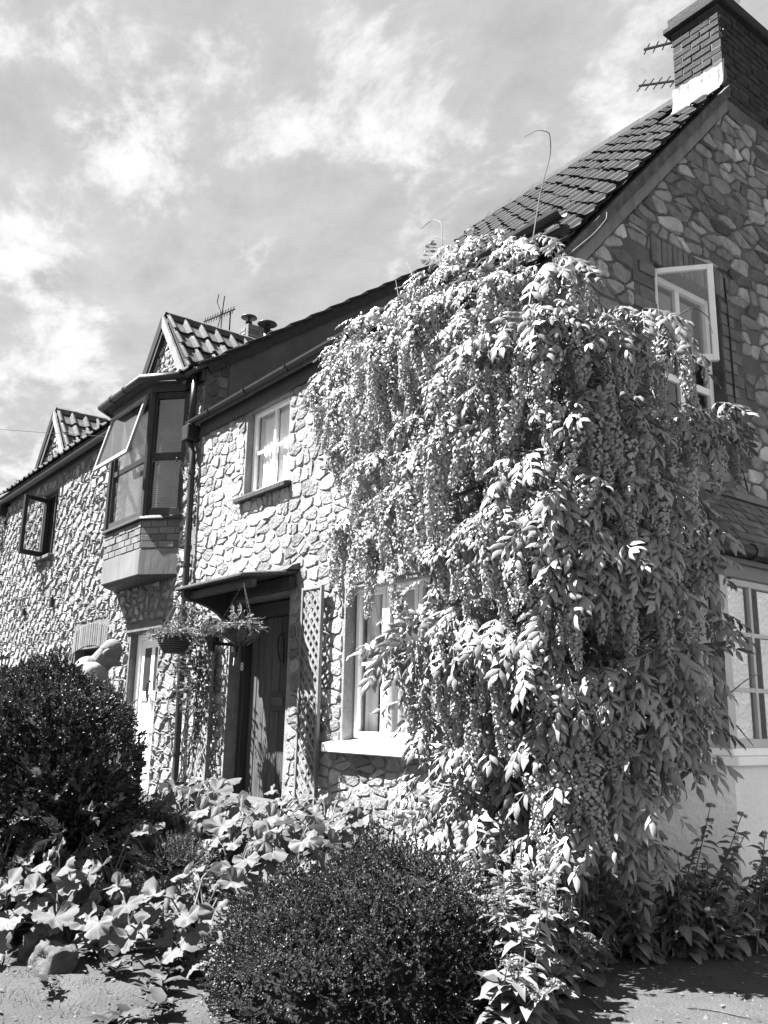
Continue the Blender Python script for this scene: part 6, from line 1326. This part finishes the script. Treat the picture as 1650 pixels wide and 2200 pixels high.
for (dx, dy) in ((-.09, -.03), (.04, -.02)):
    for k in range(8):
        a = k*.785; c = np.array([bc.x+dx, bc.y+dy, bc.z+.14]); d = np.array([math.cos(a)*.6, -.5, math.sin(a)]); pf.add([c, c+d*.05+np.array([.015, 0, .01]), c+d*.062, c+d*.05-np.array([.015, 0, .01])], [(0, 1, 2), (0, 2, 3)])
    pf.tube([(bc.x+dx, bc.y+dy, bc.z), (bc.x+dx, bc.y+dy, bc.z+.14)], .003, 4)
pf.build('pansy', m_bloom, t, tone=1.5)
tl = MB(); 
for k in range(60): f = k/60; q = np.array([bc.x+.17+.14*f, bc.y-.05, bc.z+.01-.13*f*f])+.012*rr.normal(size=3); e = rr.normal(size=3)*.018; w = rr.normal(size=3)*.005; tl.add([q-w, q+w, q+e], [(0, 1, 2)])
tl.build('trailing_stem', m_bloom, t, tone=.9)
# globe lamp
t = thing('wall_lamp', (-4.9, -.3, 2.2), 'smoked glass globe lamp on a black bracket beside the canopy', 'lamp')
lc = (-4.905, -.30, 2.47); prof = [(.118*math.sin(a), lc[2]-.118*math.cos(a)) for a in [.45+(math.pi-.45)*j/12 for j in range(13)]]
MB().lathe(prof, (lc[0], lc[1], 0), 22).build('globe', m_amber, t, smooth=True)
MB().lathe([(.001, lc[2]-.06), (.03, lc[2]-.05), (.04, lc[2]), (.03, lc[2]+.04), (.001, lc[2]+.05)], (lc[0], lc[1], 0), 12).build('bulb', m_white, t, smooth=True)
mb = MB(); mb.lathe([(.001, lc[2]-.25), (.04, lc[2]-.25), (.045, lc[2]-.15), (.085, lc[2]-.145), (.085, lc[2]-.10), (.05, lc[2]-.10), (.001, lc[2]-.10)], (lc[0], lc[1], 0), 16); mb.bar((lc[0], lc[1], lc[2]-.16), (lc[0], -.01, lc[2]-.16), .035, .035); mb.box((lc[0]-.05, -.03, lc[2]-.24), (lc[0]+.05, -.002, lc[2]-.08)); mb.build('bracket', m_black, t)
# oval plaque
t = thing('house_plaque', (-6.5, -.05, 1.75), 'oval cast plaque with the number 9 right of the white door', 'plaque')
MB().lathe([(.001, .035), (.065, .035), (.07, .028), (.105, .028), (.112, .034), (.12, .03), (.122, 0.0)], (-6.50, -.012, 1.87), 28, 'y', 1, 1.0).build('disc', MAT('plaque', 0.154, .15, 20, .7, .2, 60), t)
tx = bpy.data.curves.new('digits', 'FONT'); tx.body = '9'; tx.size = .10; tx.extrude = .004; tx.align_x = 'CENTER'
to = bpy.data.objects.new('t', tx); COL.objects.link(to); bpy.context.view_layer.update()
tme = bpy.data.meshes.new_from_object(to.evaluated_get(bpy.context.evaluated_depsgraph_get())); bpy.data.objects.remove(to)
tme.transform(Matrix.Translation((-6.50, -.052, 1.835)) @ Matrix.Rotation(R(90), 4, 'X')); link('number', tme, m_white, t)
mb = MB()
for k in range(22):
    a = 2*math.pi*k/22; c, s_ = math.cos(a), math.sin(a); mb.bar((-6.50+.076*c, -.044, 1.87+.076*s_), (-6.50+.098*c, -.044, 1.87+.098*s_), .010, .006, (0, 1, 0))
mb.build('raised_border', m_white, t)

# ================================================================== AERIALS AND CABLE
def aerial(name, p, q, els, el, eldir, r_, label, mast=None, grp='television aerials on the roofs'):
    t = thing(name, tuple(mast[0]) if mast else tuple(p), label, 'aerial', grp); MB().bar(p, q, r_*2).build('boom', m_dull, t)
    for k in range(els):
        c = Vector(p).lerp(Vector(q), (k+.3)/els); d = Vector(eldir).normalized()*el/2; MB().tube([c-d, c+d], r_*.7, 5).build('element', m_dull, t)
    if mast: MB().tube(mast, r_*1.3, 6).build('mast', m_dull, t)
    return t
aerial('aerial', (-1.02, 2.55, 8.80), (-.60, 2.60, 8.66), 4, .19, (.1, .5, 1), .010, 'upper stubby aerial fixed behind the tall chimney', [(-.60, 2.60, 8.0), (-.60, 2.60, 8.7)])
aerial('aerial', (-1.02, 2.42, 8.27), (-.57, 2.50, 8.10), 5, .20, (.3, .6, 1), .009, 'lower comb-like aerial beside the flashing of the tall chimney', [(-.565, 2.50, 7.7), (-.565, 2.50, 8.15)])
t = aerial('aerial', (-10.72, 2.0, 8.90), (-9.55, 2.05, 8.74), 12, .16, (.0, .2, 1), .010, 'long aerial above the ridge of the nearer gablet', [(-9.72, 2.05, 7.6), (-9.72, 2.05, 8.78)])
MB().tube([(-10.35, 2.0, 8.1), (-9.98, 2.0, 8.80), (-10.2, 2.0, 9.1), (-10.15, 2.0, 9.25)], .008, 5).build('reflector', m_dull, t); MB().tube([(-9.98, 2.0, 8.3), (-9.95, 2.0, 8.85), (-9.9, 2.0, 9.12)], .010, 5).build('reflector', m_dull, t)
wi = MB(); p0, p1 = Vector((-24, -6, 10.4)), Vector((-9.1, -.2, 5.72)); wi.tube([p0.lerp(p1, k/12)-Vector((0, 0, .5*math.sin(math.pi*k/12))) for k in range(13)], .005, 4)
tag(wi.build('telephone_wire', m_steel), 'thin overhead wire running to the eaves beside the oriel', 'wire')

# ================================================================== TREE BEYOND THE END WALL
TSP = [sprig(10, .34, .12, .07, 720+i) for i in range(4)]
m_treef = MAT('tree_leaf', 0.103, .2, 4, .6, 0, tone=True, trans=.3)
t = thing('garden_tree', (-21.5, 2.5, .2), 'pale leafy tree beyond the far end of the cottages', 'tree'); r = np.random.default_rng(70); ms, tn = [], []
for k in range(1500):
    d = r.normal(size=3); d /= np.linalg.norm(d); p = np.array([-21.0, 1.8, 4.9])+d*np.array([1.9, 1.9, 2.6])*r.uniform(.45, 1)*(1+.35*mn.noise(Vector(d*2.5)))
    ms.append(frame(p, d+.6*r.normal(size=3), r.normal(size=3), r.uniform(.6, 1.2))); tn.append(1+.3*r.normal())
V, F, T = merge(TSP, ms, r.integers(0, 4, len(ms)), np.clip(tn, .4, 1.8)); link('crown', npmesh('crown', V, F, T), m_treef, t, 'stuff')
MB().tube(wig((-21.5, 2.5, .0), (-21, 1.8, 5.0), 7, .1, 71), [.2, .17, .15, .12, .1, .07, .04], 8).build('trunk', m_bark, t, smooth=True)
for k in range(6): MB().tube(wig((-21.2, 2.1, 2.6+.3*k), (-21+1.4*r.normal(), 1.8+1.2*r.normal(), 4.6+r.random()*2), 6, .12, 73+k), [.07, .06, .045, .03, .02, .012], 6).build('limb', m_bark, t)

# ================================================================== MAN BEHIND THE BUSH
PX, PY = -4.90, -1.51; G0 = gz(PX, PY); HZ = 2.165-G0
man = thing('person', (PX, PY, G0), 'stooping man with short grey hair and pale shirt behind the tall bush', 'person')
fv, sv = np.array([.60, .80, 0]), np.array([.80, -.60, 0]); uv = np.array([0, 0, 1.0]); HC = np.array([-4.825, -1.425, 2.155])
ta_ = R(38); fa, ca_ = fv*math.cos(ta_)-uv*math.sin(ta_), fv*math.sin(ta_)+uv*math.cos(ta_)
class Blob(MB):
    def ell(s, c, r3, ax=None, n=14):
        ax = ax or (fa, sv, ca_); V = []; F = []
        for i in range(n+1):
            t = math.pi*i/n
            for j in range(n): a = 2*math.pi*j/n; V.append(np.array(c)+ax[0]*r3[0]*math.sin(t)*math.cos(a)+ax[1]*r3[1]*math.sin(t)*math.sin(a)+ax[2]*r3[2]*math.cos(t))
        for i in range(n):
            for j in range(n): F.append((i*n+j, (i+1)*n+j, (i+1)*n+(j+1) % n, i*n+(j+1) % n))
        return s.add(V, F)
    def limb(s, pts, rs):
        s.tube(pts, rs, 12)
        for p, r_ in zip(pts, rs): s.ell(p, (r_, r_, r_), (fv, sv, uv), 10)
        return s
    def body(s, name, mat, vox, smooth=4):
        o = s.build(name, mat, man); md = o.modifiers.new('skin', 'REMESH'); md.mode = 'VOXEL'; md.voxel_size = vox; md.use_smooth_shade = True
        sm = o.modifiers.new('smooth', 'SMOOTH'); sm.iterations = smooth; sm.factor = .5; return o
P_ = lambda f, s_, h: np.array([PX, PY, G0])+fv*f+sv*s_+uv*h
SHC = P_(-.035, 0, HZ-.20); HIP = P_(-.46, 0, .96)
b = Blob(); b.ell(HC, (.103, .081, .100)); b.ell(HC+fa*.05-ca_*.08, (.070, .064, .088)); b.ell(HC+fa*.078-ca_*.14, (.034, .036, .03)); b.ell(HC+fa*.134-ca_*.056, (.036, .018, .030)); b.ell(HC+fa*.100-ca_*.014, (.022, .05, .014))
b.ell(HC+fa*.092-ca_*.088, (.018, .026, .007)); b.ell(HC+fa*.092-ca_*.102, (.016, .022, .008))
for sg in (-1, 1): b.ell(HC+sv*sg*.090-ca_*.035-fa*.012, (.028, .016, .040)); b.ell(HC+fa*.082+sv*sg*.032-ca_*.028, (.012, .014, .010))
b.limb([HC-ca_*.06-fa*.035, SHC+uv*.03], [.085, .11]); b.ell(SHC-fv*.07+uv*.035, (.13, .18, .10), (fv, sv, uv)); b.ell((SHC+HIP)/2+(SHC-HIP)*.2, (.12, .17, .24), (fv, sv, (SHC-HIP)/np.linalg.norm(SHC-HIP))); b.ell(HIP, (.12, .16, .14), (fv, sv, uv))
for sg in (-1, 1):
    sh = SHC+sv*sg*.18-uv*.03; el = sh+fv*.06-uv*.27+sv*sg*.05; wr = el+fv*.20-uv*.16-sv*sg*.04
    b.limb([sh, el], [.055, .042]); b.limb([el, wr], [.042, .028]); hd = wr+fv*.06-uv*.03; b.ell(hd, (.045, .022, .036), (fv, sv, uv))
    for j in range(4): q = hd+fv*.045+sv*sg*(.018-.013*j)-uv*(.008*abs(j-1.3)); b.limb([q, q+fv*.034-uv*.016, q+fv*.05-uv*.042], [.0095, .009, .008])
    q = hd-sv*sg*.022+fv*.01; b.limb([q, q+fv*.03-sv*sg*.022-uv*.012, q+fv*.052-sv*sg*.016-uv*.03], [.011, .010, .008])
    kn = P_(-.40, sg*.11, .50); an = P_(-.46, sg*.11, .07); b.limb([HIP+sv*sg*.09, kn], [.085, .058]); b.limb([kn, an], [.056, .038]); b.limb([an, P_(-.30, sg*.12, .04)], [.04, .035])
b.body('body', m_skin, .007, 2)
b = Blob(); b.ell(SHC-fv*.07+uv*.015, (.145, .20, .105), (fv, sv, uv)); b.ell(SHC-uv*.01, (.115, .21, .095), (fv, sv, uv)); b.ell((SHC+HIP)/2+(SHC-HIP)*.2, (.14, .19, .26), (fv, sv, (SHC-HIP)/np.linalg.norm(SHC-HIP))); b.ell(HIP+uv*.05, (.14, .18, .14), (fv, sv, uv))
for sg in (-1, 1): sh = SHC+sv*sg*.18-uv*.03; el = sh+fv*.06-uv*.27+sv*sg*.05; b.limb([sh, sh+(el-sh)*.75], [.072, .064])
b.body('shirt', m_shirt, .014)
b = Blob(); b.ell(HIP-uv*.03, (.14, .18, .13), (fv, sv, uv))
for sg in (-1, 1): kn = P_(-.40, sg*.11, .50); an = P_(-.46, sg*.11, .10); b.limb([HIP+sv*sg*.09, kn, an], [.105, .078, .062])
b.body('trousers', m_cloth, .014)
b = Blob(); b.ell(HC-fa*.018+ca_*.014, (.099, .084, .097)); b.ell(HC-fa*.055-ca_*.035, (.066, .080, .065)); b.body('hair', m_hair, .009, 3)
for sg in (-1, 1):
    o = Blob(); o.ell(P_(-.36, sg*.12, .045), (.15, .055, .05), (fv, sv, uv)); o.build('shoe', m_black, man)
